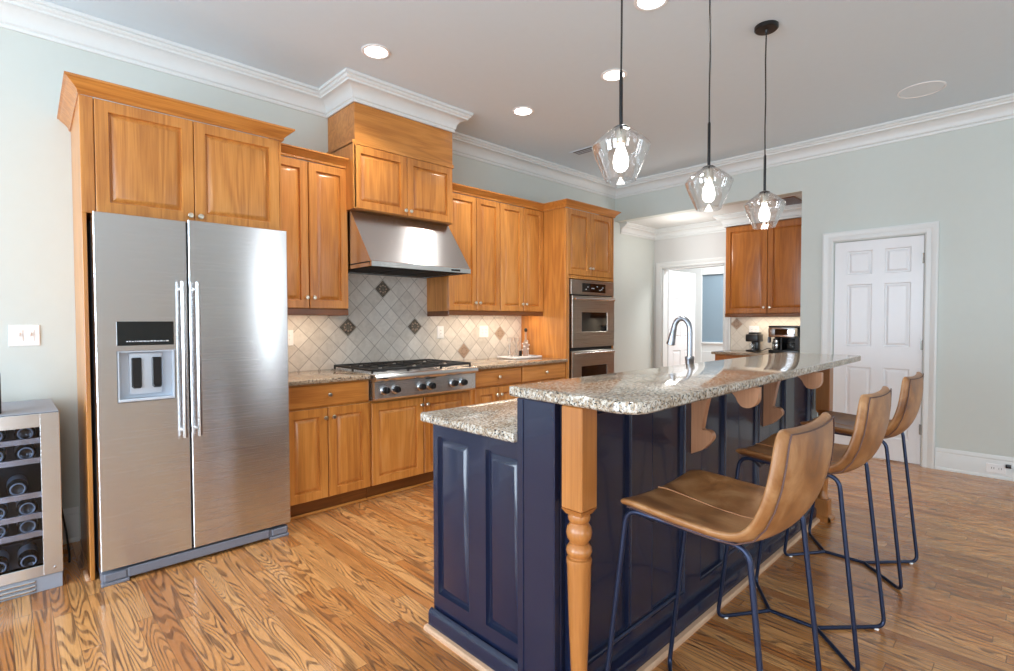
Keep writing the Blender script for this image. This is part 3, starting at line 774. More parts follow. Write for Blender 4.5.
for dx, dz in ((4.33, 1.615), (4.36, 1.640), (4.43, 1.628), (4.46, 1.628), (4.52, 1.648), (4.60, 1.620), (4.62, 1.640), (4.57, 1.612)): bx(bm, (dx, 3.3158, dz), (dx+0.018, 3.3166, dz+0.009))
obj('display_marks', bm, M_MARK, cp, 0)
for z0, z1, w0, w1, hz in ((1.020, 1.548, 1.177, 1.387, 1.515), (0.450, 0.985, 0.620, 0.830, 0.962)):
    bm = B(); slab(bm, (4.106, 3.310, z0), (1, 0, 0), (0, 0, 1), (0, -1, 0), 0.732, z1-z0, 0.03, [(0.150, w0-z0, 0.600, w1-z0)], [(0, 0), (0.004, -0.004), (0.010, -0.005)], 0.004)
    d = obj('oven_door', bm, M_STEELD, t)
    box_obj('window', (4.262, 3.3125, w0+0.006), (4.700, 3.3145, w1-0.006), M_BLKGL, d, 0.0005)
    bm = B(); tube(bm, [(4.095, 3.262, hz), (4.762, 3.262, hz)], 0.013, 12)
    for hx in (4.125, 4.735): tube(bm, [(hx, 3.262, hz), (hx, 3.312, hz)], 0.010, 10)
    obj('handle', bm, M_STEELH, d)

# rangetop
t = thing('rangetop', 'stainless six-burner gas rangetop with black grates and knobs', 'cooktop', (2.33, 3.6, 0.73))
RX0, RX1 = 1.867, 2.798
bm = B(); bx(bm, (RX0, 3.345, 0.728), (RX1, YB-0.014, 0.905), 0.003); obj('body', bm, M_STEEL, t)
bm = B(); prism(bm, [(3.344, 0.728), (3.292, 0.728), (3.280, 0.742), (3.280, 0.862), (3.344, 0.862)], lambda u, v, s: Vector((s, u, v)), RX0, RX1); obj('control_panel', bm, M_STEEL, t)
bm = B()
pts = [(3.350, 0.864)] + [(3.272+0.024*math.cos(a), 0.890+0.026*math.sin(a)) for a in [PI*1.5-k*PI/8 for k in range(1, 9)]] + [(3.36, 0.917), (YB-0.014, 0.917), (YB-0.014, 0.906), (3.350, 0.906)]
prism(bm, pts, lambda u, v, s: Vector((s, u, v)), RX0-0.004, RX1+0.004); bn = obj('bullnose_top', bm, M_STEEL, t, 40)
box_obj('badge', (1.895, 3.2465, 0.884), (1.955, 3.250, 0.893), M_BLACK, bn, 0.0005)
box_obj('vent_slot', (2.30, 3.2795, 0.852), (2.40, 3.2815, 0.860), M_BLACK, t, 0.0005)
for kx in (1.947, 2.038, 2.258, 2.349, 2.566, 2.663):
    bm = B(); lathe(bm, [(0.034, 0), (0.034, 0.006), (0.030, 0.010), (0.026, 0.011), (0.026, 0.016)], mtx=axis_m((kx, 3.2805, 0.800), (0, -1, 0)), seg=24)
    k = obj('knob', bm, M_CHROME, t)
    bm = B(); lathe(bm, [(0.026, 0.0165), (0.025, 0.036), (0.022, 0.041), (0, 0.0415)], mtx=axis_m((kx, 3.2805, 0.800), (0, -1, 0)), seg=24)
    bx(bm, (kx-0.004, 3.2805-0.046, 0.778), (kx+0.004, 3.2805-0.040, 0.822), 0.001); obj('grip', bm, M_BLACK, k)
for g in range(3):
    gx0 = RX0+0.012+g*0.303; gx1 = gx0+0.298; bm = B(); zt = 0.950; r = 0.006
    gy0, gy1 = 3.33, 3.915
    for a, b in (((gx0, gy0), (gx1, gy0)), ((gx1, gy0), (gx1, gy1)), ((gx1, gy1), (gx0, gy1)), ((gx0, gy1), (gx0, gy0)), ((gx0, (gy0+gy1)/2), (gx1, (gy0+gy1)/2))):
        bx(bm, (min(a[0], b[0])-r, min(a[1], b[1])-r, zt-0.016), (max(a[0], b[0])+r, max(a[1], b[1])+r, zt), 0.002)
    for cy in (gy0+0.147, gy1-0.147):
        for k in range(6):
            a = k*PI/3+PI/6; c_ = Vector(((gx0+gx1)/2, cy, zt-0.006)); d_ = Vector((math.cos(a), math.sin(a), 0))
            e_ = c_ + d_*0.142; e_.x = max(gx0, min(gx1, e_.x)); e_.y = max(gy0, min(gy1, e_.y))
            tube(bm, [c_ + d_*0.035, e_], 0.006, 6)
    for fx_ in (gx0, gx1):
        for fy_ in (gy0, gy1, (gy0+gy1)/2): bx(bm, (fx_-0.006, fy_-0.006, 0.9175), (fx_+0.006, fy_+0.006, zt-0.01))
    obj('grate', bm, M_IRON, t)
    for cy in (gy0+0.147, gy1-0.147):
        bm = B(); lathe(bm, [(0.055, 0.9175), (0.050, 0.924), (0.036, 0.926), (0.036, 0.934), (0.030, 0.938), (0, 0.939)], ((gx0+gx1)/2, cy, 0), 20); obj('burner', bm, M_BLACK, t)

# tray, candlesticks, bottle on the right counter
o = B(); bx(o, (3.62, 3.62, 0.9155), (4.00, 3.90, 0.926), 0.004, 2)
for a, b in (((3.62, 3.62), (4.00, 3.628)), ((3.62, 3.892), (4.00, 3.90)), ((3.62, 3.62), (3.628, 3.90)), ((3.992, 3.62), (4.00, 3.90))): bx(o, (a[0], a[1], 0.9155), (b[0], b[1], 0.936), 0.002)
tag(obj('serving_tray', o, M_WHITE, None, 30, None, (3.81, 3.76, 0.9155)), 'white rectangular tray on the counter beside the oven cabinet', 'tray')
for i, (cx, lb) in enumerate(((3.705, 'clear glass candlestick on the white tray, left of the pair'), (3.803, 'clear glass candlestick on the white tray, nearer the bottle'))):
    bm = B(); lathe(bm, [(0.032, 0.927), (0.032, 0.933), (0.014, 0.945), (0.010, 0.962), (0.016, 0.975), (0.010, 0.990), (0.009, 1.020), (0.015, 1.035), (0.010, 1.050), (0.014, 1.075), (0.030, 1.095), (0.032, 1.125), (0.027, 1.125), (0.022, 1.100), (0, 1.096)], (cx, 3.80, 0), 20)
    tag(obj('candlestick', bm, M_FROST, None, 40, None, (cx, 3.80, 0.927)), lb, 'candlestick', 'glass candlesticks on the white tray')
t = thing('decorative_bottle', 'slim glass bottle with dark stopper and pale blossoms on the tray', 'bottle', (3.940, 3.80, 0.927))
bm = B(); lathe(bm, [(0.030, 0.927), (0.033, 0.935), (0.033, 1.03), (0.028, 1.06), (0.013, 1.095), (0.011, 1.165), (0.014, 1.17), (0.014, 1.178), (0.009, 1.178)], (3.940, 3.80, 0), 20); obj('glass_body', bm, M_FROST, t, 40)
bm = B(); lathe(bm, [(0.009, 1.179), (0.016, 1.185), (0.017, 1.205), (0.010, 1.217), (0, 1.219)], (3.940, 3.80, 0), 14); obj('stopper', bm, M_IRON, t)
bm = B(); random.seed(5)
for k in range(9):
    a = k*2.4; p = Vector((3.940+0.028*math.cos(a), 3.80+0.028*math.sin(a), 0.975+0.013*k))
    lathe(bm, [(0, -0.010), (0.012, -0.004), (0.016, 0.004), (0.008, 0.010), (0, 0.010)], p, 8)
obj('blossoms', bm, M_WHITE, t, 40)
bm = B(); lathe(bm, [(0.036, 0.927), (0.036, 0.934), (0.034, 0.936), (0, 0.936)], (3.955, 3.69, 0), 20)
tag(obj('coaster', bm, M_GREYP, None, 30, None, (3.955, 3.69, 0.927)), 'small round grey dish on the white tray', 'dish')
bm = B(); bx(bm, (3.866, 3.80, 0.927), (3.886, 3.83, 0.985), 0.004, 2); tag(obj('matchbox', bm, M_BLACK, None, 30, None, (3.876, 3.815, 0.927)), 'small black box standing behind the bottle on the tray', 'box')

# ------------------------------------------------------------------ wine cooler
t = thing('wine_cooler', 'freestanding stainless wine cooler with glass door left of the refrigerator', 'wine cooler', (-0.12, 3.6, 0))
wx0, wx1, wy = -0.415, 0.183, 3.320
bm = B(); T_ = 0.03
bx(bm, (wx0, wy+0.045, 0.02), (wx0+T_, 3.905, 0.8375)); bx(bm, (wx1-T_, wy+0.045, 0.02), (wx1, 3.905, 0.8375)); bx(bm, (wx0+T_, 3.87, 0.02), (wx1-T_, 3.905, 0.8375))
bx(bm, (wx0, wy+0.02, 0.838), (wx1, 3.905, 0.86), 0.003); bx(bm, (wx0, wy+0.045, 0.02), (wx1, 3.905, 0.09)); obj('body', bm, M_COOL, t)
bm = B()
bx(bm, (wx0+T_, 3.40, 0.09), (wx0+T_+0.003, 3.868, 0.838)); bx(bm, (wx1-T_-0.003, 3.40, 0.09), (wx1-T_, 3.868, 0.838)); bx(bm, (wx0+T_, 3.862, 0.09), (wx1-T_, 3.868, 0.838)); obj('inner_liner', bm, M_BLACK, t)
bm = B(); slab(bm, (wx0, wy, 0.075), (1, 0, 0), (0, 0, 1), (0, -1, 0), wx1-wx0, 0.782, 0.04, (), (), 0.004)
bm.free(); bm = B()
for a, b in (((wx0, 0.075), (wx0+0.07, 0.857)), ((wx1-0.071, 0.075), (wx1, 0.857)), ((wx0+0.07, 0.793), (wx1-0.071, 0.857)), ((wx0+0.07, 0.075), (wx1-0.071, 0.128))):
    bx(bm, (a[0], wy, a[1]), (b[0], wy+0.04, b[1]), 0.0015)
wd = obj('door_frame', bm, M_STEEL, t)
bm = B(); bx(bm, (wx0+0.069, wy+0.010, 0.127), (wx1-0.070, wy+0.016, 0.794)); obj('glass_pane', bm, M_PANE, wd, 0)
box_obj('kick_plate', (wx0+0.005, wy+0.006, 0.0), (wx1-0.002, wy+0.05, 0.072), M_COOL, t, 0.002); bm = B()
for k in range(3): bx(bm, (wx0+0.02, wy-0.002, 0.010+k*0.020), (wx1-0.10, wy+0.010, 0.022+k*0.020), 0.003)
obj('vent_grille', bm, M_STEELH, t)
bm = B(); lathe(bm, [(0.006, 0), (0.006, 0.003), (0, 0.004)], mtx=axis_m((wx1-0.03, wy, 0.105), (0, -1, 0)), seg=12); obj('lock', bm, M_CHROME, wd)
SHZ = (0.724, 0.628, 0.460, 0.358, 0.270)
for z in SHZ:
    bm = B(); bx(bm, (wx0+0.034, 3.385, z-0.020), (wx1-0.034, 3.397, z+0.010), 0.002)
    for k in range(9): tube(bm, [(wx0+0.06+k*0.06, 3.397, z-0.012), (wx0+0.06+k*0.06, 3.84, z-0.012)], 0.003, 6)
    obj('shelf', bm, M_STEELH, t)
def wine_bottle(x, z, label, first=[None]):
    if first[0] is None:
        r = 0.038
        b = thing('wine_bottle', label, 'bottle', (x, 3.40, z), 'wine bottles lying in the cooler')
        bm = B(); lathe(bm, [(0, 0.012), (r*0.55, 0.006), (r*0.8, 0.0), (r, 0.008), (r, 0.19), (r*0.75, 0.225), (0.0145, 0.255), (0.0145, 0.30)], mtx=axis_m((x, 3.415, z), (0, 1, 0)), seg=24); obj('glass_body', bm, M_BOTGL, b, 40)
        bm = B(); lathe(bm, [(r*0.62, 0.0), (r*0.70, -0.0035), (r*0.78, 0.0)], mtx=axis_m((x, 3.4145, z), (0, 1, 0)), seg=24, cap=False); obj('base_ring', bm, M_LGREY, b, 40)
        bm = B(); lathe(bm, [(r+0.0005, 0.06), (r+0.0005, 0.15)], mtx=axis_m((x, 3.415, z), (0, 1, 0)), seg=24, cap=False); obj('paper_label', bm, M_LGREY, b, 40)
        first[0] = b; return b
    return dup(first[0], (x, 3.40, z), 0, label)
rows = [(0.754, 'top shelf'), (0.658, 'second shelf'), (0.490, 'third shelf'), (0.388, 'fourth shelf'), (0.300, 'fifth shelf'), (0.172, 'bottom bay')]
for z, nm in rows:
    for x, wh in ((0.062, 'nearest the door frame'), (-0.045, 'at the photo edge')):
        zz = z if nm != 'bottom bay' else z
        if nm == 'bottom bay': zz = 0.135
        if nm == 'third shelf' and wh.startswith('nearest'): x = 0.030
        if nm == 'third shelf' and wh.startswith('at'): x = -0.075
        if nm == 'third shelf' and wh.startswith('at'): continue
        wine_bottle(x, zz if nm != 'bottom bay' else 0.130, 'dark wine bottle on the cooler\'s %s, %s' % (nm, wh))
bm = B(); tube(bm, fillet([(0.19, 3.90, 0.30), (0.205, 3.85, 0.28), (0.225, 3.78, 0.12), (0.232, 3.70, 0.006), (0.225, 3.62, 0.006)], 0.05), 0.005, 8)
tag(obj('power_cord', bm, M_CORD, None, 40), 'black power cord beside the wine cooler', 'cord')
t = thing('speaker', 'black object standing on the wine cooler at the left photo edge', 'speaker', (-0.07, 3.449, 0.861))
box_obj('body', (-0.13, 3.40, 0.861), (-0.018, 3.50, 1.052), M_BLACK, t, 0.006, 2); box_obj('foot', (-0.125, 3.405, 0.8605), (-0.022, 3.495, 0.866), M_IRON, t, 0.001)

# ------------------------------------------------------------------ island
IX0, IX1 = 1.284, 3.86
t = thing('kitchen_island', 'navy blue two-level kitchen island with panelled sides and wood posts', 'island', (2.55, 1.4, 0))
# low cabinet body
bm = B(); bx(bm, (IX0+0.021, 1.265, 0.02), (IX1, 1.762, 0.878), 0.002)
body = obj('cabinet_body', bm, M_NAVY, t)
IPL = [(0, 0), (0.002, -0.008), (0.006, -0.016), (0.013, -0.016), (0.034, -0.003), (0.038, -0.002)]
# end panel faces -x : U runs toward -y
bm = B(); slab(bm, (IX0, 1.782, 0.02), (0, -1, 0), (0, 0, 1), (-1, 0, 0), 1.782-1.236, 0.858, 0.02,
     [(1.782-1.748, 0.132, 1.782-1.548, 0.794), (1.782-1.449, 0.126, 1.782-1.262, 0.792)], IPL, 0.003)
obj('end_panel', bm, M_NAVY, t, 20)
# raised bar wall: end board, recessed panels on the seating side
WY = 1.045
bm = B(); slab(bm, (1.240, 1.236, 0.02), (0, -1, 0), (0, 0, 1), (-1, 0, 0), 0.164, 1.012, 0.03, (), (), 0.003)
bx(bm, (1.243, 1.206, 0.02), (1.262, 1.236, 1.031), 0.004)
obj('end_board', bm, M_NAVY, t, 20)
bm = B(); bx(bm, (1.236, 1.207, 0.02), (1.2405, 1.234, 1.031), 0.0015); obj('corner_bead', bm, M_NAVY, t)
bm = B(); bx(bm, (1.271, WY+0.026, 0.02), (IX1, 1.234, 1.031), 0.002); obj('bar_wall', bm, M_NAVY, t)
LX0, LX1 = 1.290, IX1
st = [1.30, 1.712, 2.120, 2.520, 2.933, 3.330, 3.80]       # stile centres along the seating side
pans = []
for a, b in zip(st, st[1:]): pans.append((a+0.070-LX0, 0.118, b-0.070-LX0, 0.965))
bm = B(); slab(bm, (LX0, WY, 0.02), (1, 0, 0), (0, 0, 1), (0, -1, 0), LX1-LX0, 1.010, 0.025, pans, [(0, 0), (0.003, -0.006), (0.008, -0.002), (0.013, -0.004), (0.016, -0.018), (0.022, -0.018)], 0.002)
obj('seating_side_panel', bm, M_NAVY, t, 20)
# plinth and shoe round the end and the seating side
bm = B()
pl_path = [(1.60, 1.782), (IX0-0.002, 1.782), (IX0-0.002, 1.238), (1.238, 1.238), (1.238, WY), (IX1, WY)]
sweep(bm, [(0, 0.0), (0.016, 0.0), (0.016, 0.066), (0.012, 0.076), (0.006, 0.082), (0, 0.086)], [(IX0-0.010, 1.784), (IX0-0.010, 1.070), (IX0-0.010, 1.046)], 1)
sweep(bm, [(0, 0.0), (0.030, 0.0), (0.030, 0.066), (0.026, 0.076), (0.012, 0.082), (0, 0.086)], [(1.325, WY), (IX1-0.06, WY)], 1)
obj('plinth', bm, M_NAVY, t)
bm = B(); sh = [(0.0, 0), (0.020, 0), (0.020, 0.010), (0.014, 0.018), (0.0, 0.020)]
sweep(bm, sh, [(IX0-0.027, 1.790), (IX0-0.027, 1.05)], 1); sweep(bm, [(d*1.2, z) for d, z in sh], [(1.325, WY-0.031), (IX1-0.06, WY-0.031)], 1)
obj('shoe_molding', bm, M_SHOE, t, 30, 'pale unfinished shoe molding')
# turned posts
def post(px, py, top, label):
    bm = B(); h = 0.040
    bx(bm, (px-h, py-h, 0.712), (px+h, py+h, top), 0.004)
    tt = bmesh.new(); lathe(tt, [(h*1.40, 0.712), (h*1.02, 0.694)], seg=4); merge(bm, tt, Matrix.Translation((px, py, 0)) @ Matrix.Rotation(PI/4, 4, 'Z'))
    R = [(0.034, 0.700), (0.044, 0.694), (0.047, 0.684), (0.044, 0.674), (0.036, 0.668), (0.040, 0.664), (0.050, 0.652), (0.054, 0.636), (0.050, 0.620), (0.040, 0.608), (0.036, 0.603),
         (0.044, 0.598), (0.052, 0.588), (0.054, 0.578), (0.050, 0.568), (0.042, 0.563), (0.042, 0.558), (0.052, 0.555), (0.053, 0.545), (0.050, 0.530), (0.046, 0.42), (0.040, 0.30), (0.034, 0.20), (0.033, 0.16), (0.040, 0.150), (0.044, 0.142), (0.036, 0.134)]
    lathe(bm, [(r*0.75, z) for r, z in R], (px, py, 0), 28)
    bx(bm, (px-h, py-h, 0.022), (px+h, py+h, 0.140), 0.004)
    sweep(bm, [(0, 0), (0.016, 0), (0.016, 0.020), (0.008, 0.030), (0, 0.036)], [(px-h, py-h), (px+h, py-h), (px+h, py+h), (px-h, py+h), (px-h, py-h)], 1, False)
    obj('post', bm, M_POST, t, 35, label)
post(1.272, 0.998, 1.031, 'turned wood post at the near end')
post(3.800, 0.990, 1.031, 'turned wood post at the far end')
# corbels
def arc(cx, cy, r, a0, a1, n): return [(cx+r*math.cos(math.radians(a0+(a1-a0)*k/n)), cy+r*math.sin(math.radians(a0+(a1-a0)*k/n))) for k in range(n+1)]
for cx in (2.095, 2.908):
    P_ = [(WY-0.001, 1.030), (0.772, 1.030)]
    P_ += arc(0.816, 0.990, 0.044, 180, 300, 8)
    P_ += [(0.850, 0.966), (0.858, 0.984), (0.872, 1.000), (0.890, 1.010), (0.940, 1.010), (0.962, 0.992), (0.974, 0.962), (0.982, 0.925), (0.990, 0.885), (0.994, 0.858), (0.998, 0.838), (0.992, 0.832)]
    P_ += arc(0.977, 0.808, 0.026, 80, 215, 7)
    P_ += [(0.972, 0.772), (0.995, 0.748), (WY-0.001, 0.724)]
    bm = B(); prism(bm, P_, lambda u, v, s: Vector((s, u, v)), cx, cx+0.034)
    obj('corbel', bm, M_CORB, t, 35)
# granite tops
def rounded_rect(x0, y0, x1, y1, rads, n=8):
    out = []
    for (cx, cy, a0), r in zip(((x0, y0, 180), (x1, y0, 270), (x1, y1, 0), (x0, y1, 90)), rads):
        ox = cx + (r if cx == x0 else -r); oy = cy + (r if cy == y0 else -r)
        out += arc(ox, oy, r, a0, a0+90, n)
    return out
def counter_slab(name, outline, z0, z1, label, e=0.005):
    bm = B(); rings = []
    c = [Vector(p) for p in outline]; n = len(c)
    def inset(d):
        res = []
        for i in range(n):
            a, b, q = c[i-1], c[i], c[(i+1) % n]
            d1 = (b-a); d2 = (q-b)
            n1 = Vector((-d1.y, d1.x)).normalized() if d1.length > 1e-9 else Vector((0, 0)); n2 = Vector((-d2.y, d2.x)).normalized() if d2.length > 1e-9 else Vector((0, 0))
            m = n1+n2
            res.append(b + (m/(1+n1.dot(n2)))*d if m.length > 1e-6 else b)
        return res
    for d, z in ((e, z0), (0, z0+e), (0, z1-e), (e*0.3, z1-e*0.3), (e, z1)):
        rings.append([bm.verts.new((p.x, p.y, z)) for p in inset(d)])
    for A, C in zip(rings, rings[1:]):
        for k in range(n):
            l = (k+1) % n; bm.faces.new((A[k], A[l], C[l], C[k]))
    bm.faces.new(rings[0][::-1]); bm.faces.new(rings[-1])
    xs = sum(p.x for p in c)/n; ys = sum(p.y for p in c)/n
    return tag(obj(name, bm, M_GRAN, None, 40, None, (xs, ys, z0)), label, 'countertop')
def rounded_poly(pts, rads, n=8):
    out = []; m = len(pts)
    for i in range(m):
        f = fillet([Vector((*pts[i-1], 0)), Vector((*pts[i], 0)), Vector((*pts[(i+1) % m], 0))], rads[i], n)[1:-1]
        out += [(p.x, p.y) for p in f]
    return out
counter_slab('bar_countertop', rounded_poly([(1.210, 0.757), (3.905, 0.812), (3.93, 1.288), (1.246, 1.286)], (0.085, 0.025, 0.02, 0.012)), 1.033, 1.068, 'long raised granite bar top on the navy island')
counter_slab('island_countertop', rounded_rect(1.222, 1.2375, 3.90, 1.798, (0.004, 0.004, 0.02, 0.025)), 0.880, 0.914, 'lower granite worktop on the stove side of the navy island')
# faucet
t = thing('faucet', 'tall gooseneck stainless faucet standing on the island worktop', 'faucet', (2.690, 1.352, 0.9145))
fx = 2.690
bm = B(); lathe(bm, [(0.030, 0.9145), (0.030, 0.922), (0.024, 0.930), (0.023, 1.075), (0.025, 1.080), (0.025, 1.092), (0.019, 1.098)], (fx, 1.352, 0), 20); obj('base', bm, M_FAUC, t, 40)
bm = B(); pts = [(fx, 1.352, 1.095), (fx, 1.352, 1.23)] + [(fx, 1.399-0.047*math.cos(a), 1.238+0.066*math.sin(a)) for a in [k*PI/10*0.95 for k in range(1, 11)]]
tube(bm, pts, 0.0145, 12); obj('gooseneck', bm, M_FAUC, t, 40)
e_ = Vector(pts[-1]); d_ = (Vector(pts[-1])-Vector(pts[-2])).normalized()
bm = B(); lathe(bm, [(0.0155, 0.0), (0.0165, 0.004), (0.0155, 0.008), (0.020, 0.060), (0.024, 0.090), (0.021, 0.094), (0, 0.094)], mtx=axis_m(e_, d_), seg=18); obj('spray_head', bm, M_FAUC, t, 40)
bm = B(); tube(bm, [(fx, 1.352, 1.00), (fx+0.075, 1.35, 1.02)], [0.010, 0.007], 10); obj('lever', bm, M_FAUC, t, 40)

# ------------------------------------------------------------------ bar stools
def make_stool():
    t = thing('bar_stool', '', 'bar stool', (0, 0, 0), 'tan leather bar stools at the island')
    # (y, z, half width, wing) of the shell edge
    K = [(0.178, 0.744, 0.222, 0), (0.172, 0.757, 0.226, 0), (0.14, 0.764, 0.230, 0), (0.06, 0.759, 0.234, 0), (-0.03, 0.752, 0.236, 0.0), (-0.11, 0.748, 0.236, 0.0), (-0.160, 0.751, 0.236, 0.003), (-0.192, 0.765, 0.236, 0.006),
         (-0.212, 0.793, 0.236, 0.010), (-0.230, 0.835, 0.235, 0.014), (-0.243, 0.885, 0.231, 0.018), (-0.250, 0.94, 0.222, 0.020), (-0.254, 0.985, 0.212, 0.018), (-0.256, 1.006, 0.200, 0.016), (-0.257, 1.016, 0.180, 0.014)]
    nu = 16
    grid = []
    for i, (y, z, hw, wing) in enumerate(K):
        row = []
        seatness = max(0, 1 - i/7.5)
        for j in range(nu+1):
            s = -1+2*j/nu; c = 1-s*s
            row.append(Vector((s*hw, y - wing*c - 0.018*c*max(0, 1-abs(i-8)/4), z - (0.012 + 0.022*min(1, i/4))*c*max(0, min(1, (10-i)/4)) + (0.006*(1-c) if i > 11 else 0))))
        grid.append(row)
    n, m = len(grid), nu+1
    nor = [[None]*m for _ in range(n)]
    for i in range(n):
        for j in range(m):
            a = grid[min(i+1, n-1)][j]-grid[max(i-1, 0)][j]; b = grid[i][min(j+1, m-1)]-grid[i][max(j-1, 0)]
            nor[i][j] = b.cross(a).normalized() * -1
    th = 0.030
    def off(i, j, d):
        return grid[i][j] + nor[i][j]*d
    # decide the outward (under / behind) direction
    sgn = -1 if nor[4][nu//2].z > 0 else 1
    bm = B()
    Tv = [[bm.verts.new(grid[i][j]) for j in range(m)] for i in range(n)]
    def edge_f(i, j):
        d = min(j, nu-j, (n-1-i)*1.2, i*1.2+0.0)
        return 0.55 if d < 0.5 else (0.9 if d < 1.5 else 1.0)
    Bv = [[bm.verts.new(off(i, j, sgn*th*edge_f(i, j))) for j in range(m)] for i in range(n)]
    for i in range(n-1):
        for j in range(m-1):
            bm.faces.new((Tv[i][j], Tv[i][j+1], Tv[i+1][j+1], Tv[i+1][j])); bm.faces.new((Bv[i][j], Bv[i+1][j], Bv[i+1][j+1], Bv[i][j+1]))
    for i in range(n-1):
        for j in (0, m-1): bm.faces.new((Tv[i][j], Tv[i+1][j], Bv[i+1][j], Bv[i][j]))
    for j in range(m-1):
        for i in (0, n-1): bm.faces.new((Tv[i][j], Tv[i][j+1], Bv[i][j+1], Bv[i][j]))
    sh = obj('seat_shell', bm, M_LEATH, t, 50)
    md = sh.modifiers.new('Subdivision', 'SUBSURF'); md.levels = 1; md.render_levels = 2
    # welt round the outer edge and the seam down the seat
    bm = B(); path = [off(i, 1, sgn*th*0.95) for i in range(1, n-1)]
    path2 = [off(n-2, j, sgn*th*0.97) for j in range(1, m-1)]
    path3 = [off(i, m-2, sgn*th*0.95) for i in range(n-2, 0, -1)]
    tube(bm, path + path2[1:-1] + path3, 0.0022, 6); obj('edge_seam', bm, M_SEAM, t, 50)
    bm = B(); tube(bm, [grid[i][nu//2]+Vector((0, 0, 0.0005)) for i in range(1, 8)], 0.0022, 6); obj('seat_seam', bm, M_SEAML, t, 50)
    r = 0.0080
    for s in (-1, 1):
        f = [(0, 0.105, r), (s*0.215, 0.245, r), (s*0.204, 0.160, 0.722), (s*0.204, -0.02, 0.716)]
        bm = B(); tube(bm, fillet(f, [0, 0.035, 0.05, 0], 7), r, 10); obj('leg', bm, M_TUBE, t, 50)
        f = [(0, -0.078, r), (s*0.215, -0.274, r), (s*0.204, -0.20, 0.712), (s*0.204, -0.02, 0.716)]
        bm = B(); tube(bm, fillet(f, [0, 0.035, 0.05, 0], 7), r, 10); obj('leg', bm, M_TUBE, t, 50)
    bm = B(); tube(bm, [(0, 0.112, r), (0, -0.085, r)], r, 10); obj('floor_brace', bm, M_TUBE, t, 50)
    bm = B(); tube(bm, [(-0.206, 0.218, 0.28), (0.206, 0.218, 0.28)], r*0.9, 10); obj('footrest', bm, M_TUBE, t, 50)
    bm = B()
    for y in (0.10, -0.14): tube(bm, fillet([(-0.204, y, 0.717), (-0.15, y, 0.684), (0.15, y, 0.684), (0.204, y, 0.717)], 0.05), r*0.8, 8)
    obj('under_seat_bar', bm, M_TUBE, t, 50)
    for s in (-1, 1):
        for y in (0.222, -0.252):
            bm = B(); lathe(bm, [(0.009, 0.0), (0.010, 0.003), (0.008, 0.006)], (s*0.183, y, 0), 10); obj('foot_glide', bm, M_WHITE, t, 50)
    return t
stool = make_stool()
stool['label'] = 'tan leather bar stool nearest the camera, by the island\'s near post'
stool.location = (1.550, 0.714, 0); stool.rotation_euler = (0, 0, 0)
dup(stool, (2.412, 0.724, 0), 0.0, 'middle of the three tan leather bar stools at the island')
dup(stool, (3.252, 0.730, 0), 0.0, 'farthest tan leather bar stool, in front of the white panel door')

# ------------------------------------------------------------------ pendants
def make_pendant():
    t = thing('pendant_light', '', 'pendant light', (0, 0, ZC), 'clear glass pendants over the island')
    O = OFF[t.name]
    bm = B(); lathe(bm, [(0.066, ZC-0.0005), (0.066, ZC-0.018), (0.060, ZC-0.024), (0.010, ZC-0.026), (0.006, ZC-0.04), (0, ZC-0.04)], (0, 0, 0), 32); obj('canopy', bm, M_BLACK, t)
    bm = B(); tube(bm, [(0, 0, ZC-0.03), (0.003, 0.001, 2.85), (0.001, -0.002, 2.62), (0.003, 0, 2.45), (0, 0, 2.262)], 0.0038, 8); obj('cord', bm, M_CORD, t)
    bm = B(); lathe(bm, [(0.005, 2.29), (0.0075, 2.282), (0.0075, 2.075), (0.022, 2.070), (0.031, 2.064), (0.029, 2.058)], (0, 0, 0), 20); obj('stem', bm, M_BLACK, t)
    bm = B(); lathe(bm, [(0.020, 2.056), (0.022, 2.050), (0.022, 2.008), (0.016, 2.000)], (0, 0, 0), 20); obj('socket', bm, M_NICK, t)
    prof = [(0.030, 2.062), (0.042, 2.056), (0.075, 2.032), (0.108, 2.002), (0.115, 1.993), (0.115, 1.985), (0.099, 1.942), (0.079, 1.896), (0.060, 1.853)]
    inner = [(r-0.003, z-0.002 if i < 5 else z) for i, (r, z) in enumerate(prof)]
    bm = B(); lathe(bm, prof + inner[::-1] + [prof[0]], (0, 0, 0), 40, cap=False); obj('glass_shade', bm, M_GLASS, t, 40)
    bm = B(); lathe(bm, [(0.0135, 1.999), (0.016, 1.985), (0.027, 1.955), (0.031, 1.930), (0.028, 1.907), (0.016, 1.892), (0, 1.888)], (0, 0, 0), 20); obj('bulb', bm, M_BULB, t, 50)
    return t
PY = 1.200
pend = make_pendant()
pend['label'] = 'clear glass pendant nearest the camera, leftmost of three'
pend.location = (1.795, PY, ZC)
dup(pend, (2.577, PY, ZC), 0.6, 'middle clear glass pendant above the island')
dup(pend, (3.325, PY, ZC), 1.1, 'farthest clear glass pendant, its black ceiling canopy in view')

# ------------------------------------------------------------------ ceiling fittings
def make_can():
    t = thing('recessed_light', '', 'ceiling light', (0, 0, ZC), 'recessed lights in the kitchen ceiling')
    bm = B(); lathe(bm, [(0.094, ZC-0.0005), (0.094, ZC-0.004), (0.086, ZC-0.007), (0.074, ZC-0.005), (0.074, ZC-0.0005)], (0, 0, 0), 36, cap=False); obj('trim_ring', bm, M_WHITE, t)
    bm = B(); lathe(bm, [(0.073, ZC-0.0006), (0.072, ZC-0.0035), (0, ZC-0.0045)], (0, 0, 0), 36); obj('lens', bm, M_CAN, t)
    return t
CANS = [(1.785, 3.077, 'round recessed ceiling light nearest the refrigerator and hood'), (3.171, 3.087, 'recessed ceiling light right of the hood box'),
        (3.186, 2.190, 'recessed ceiling light partly behind the nearest pendant cord'), (2.600, 1.545, 'recessed ceiling light cut by the top photo edge, near the pendants')]
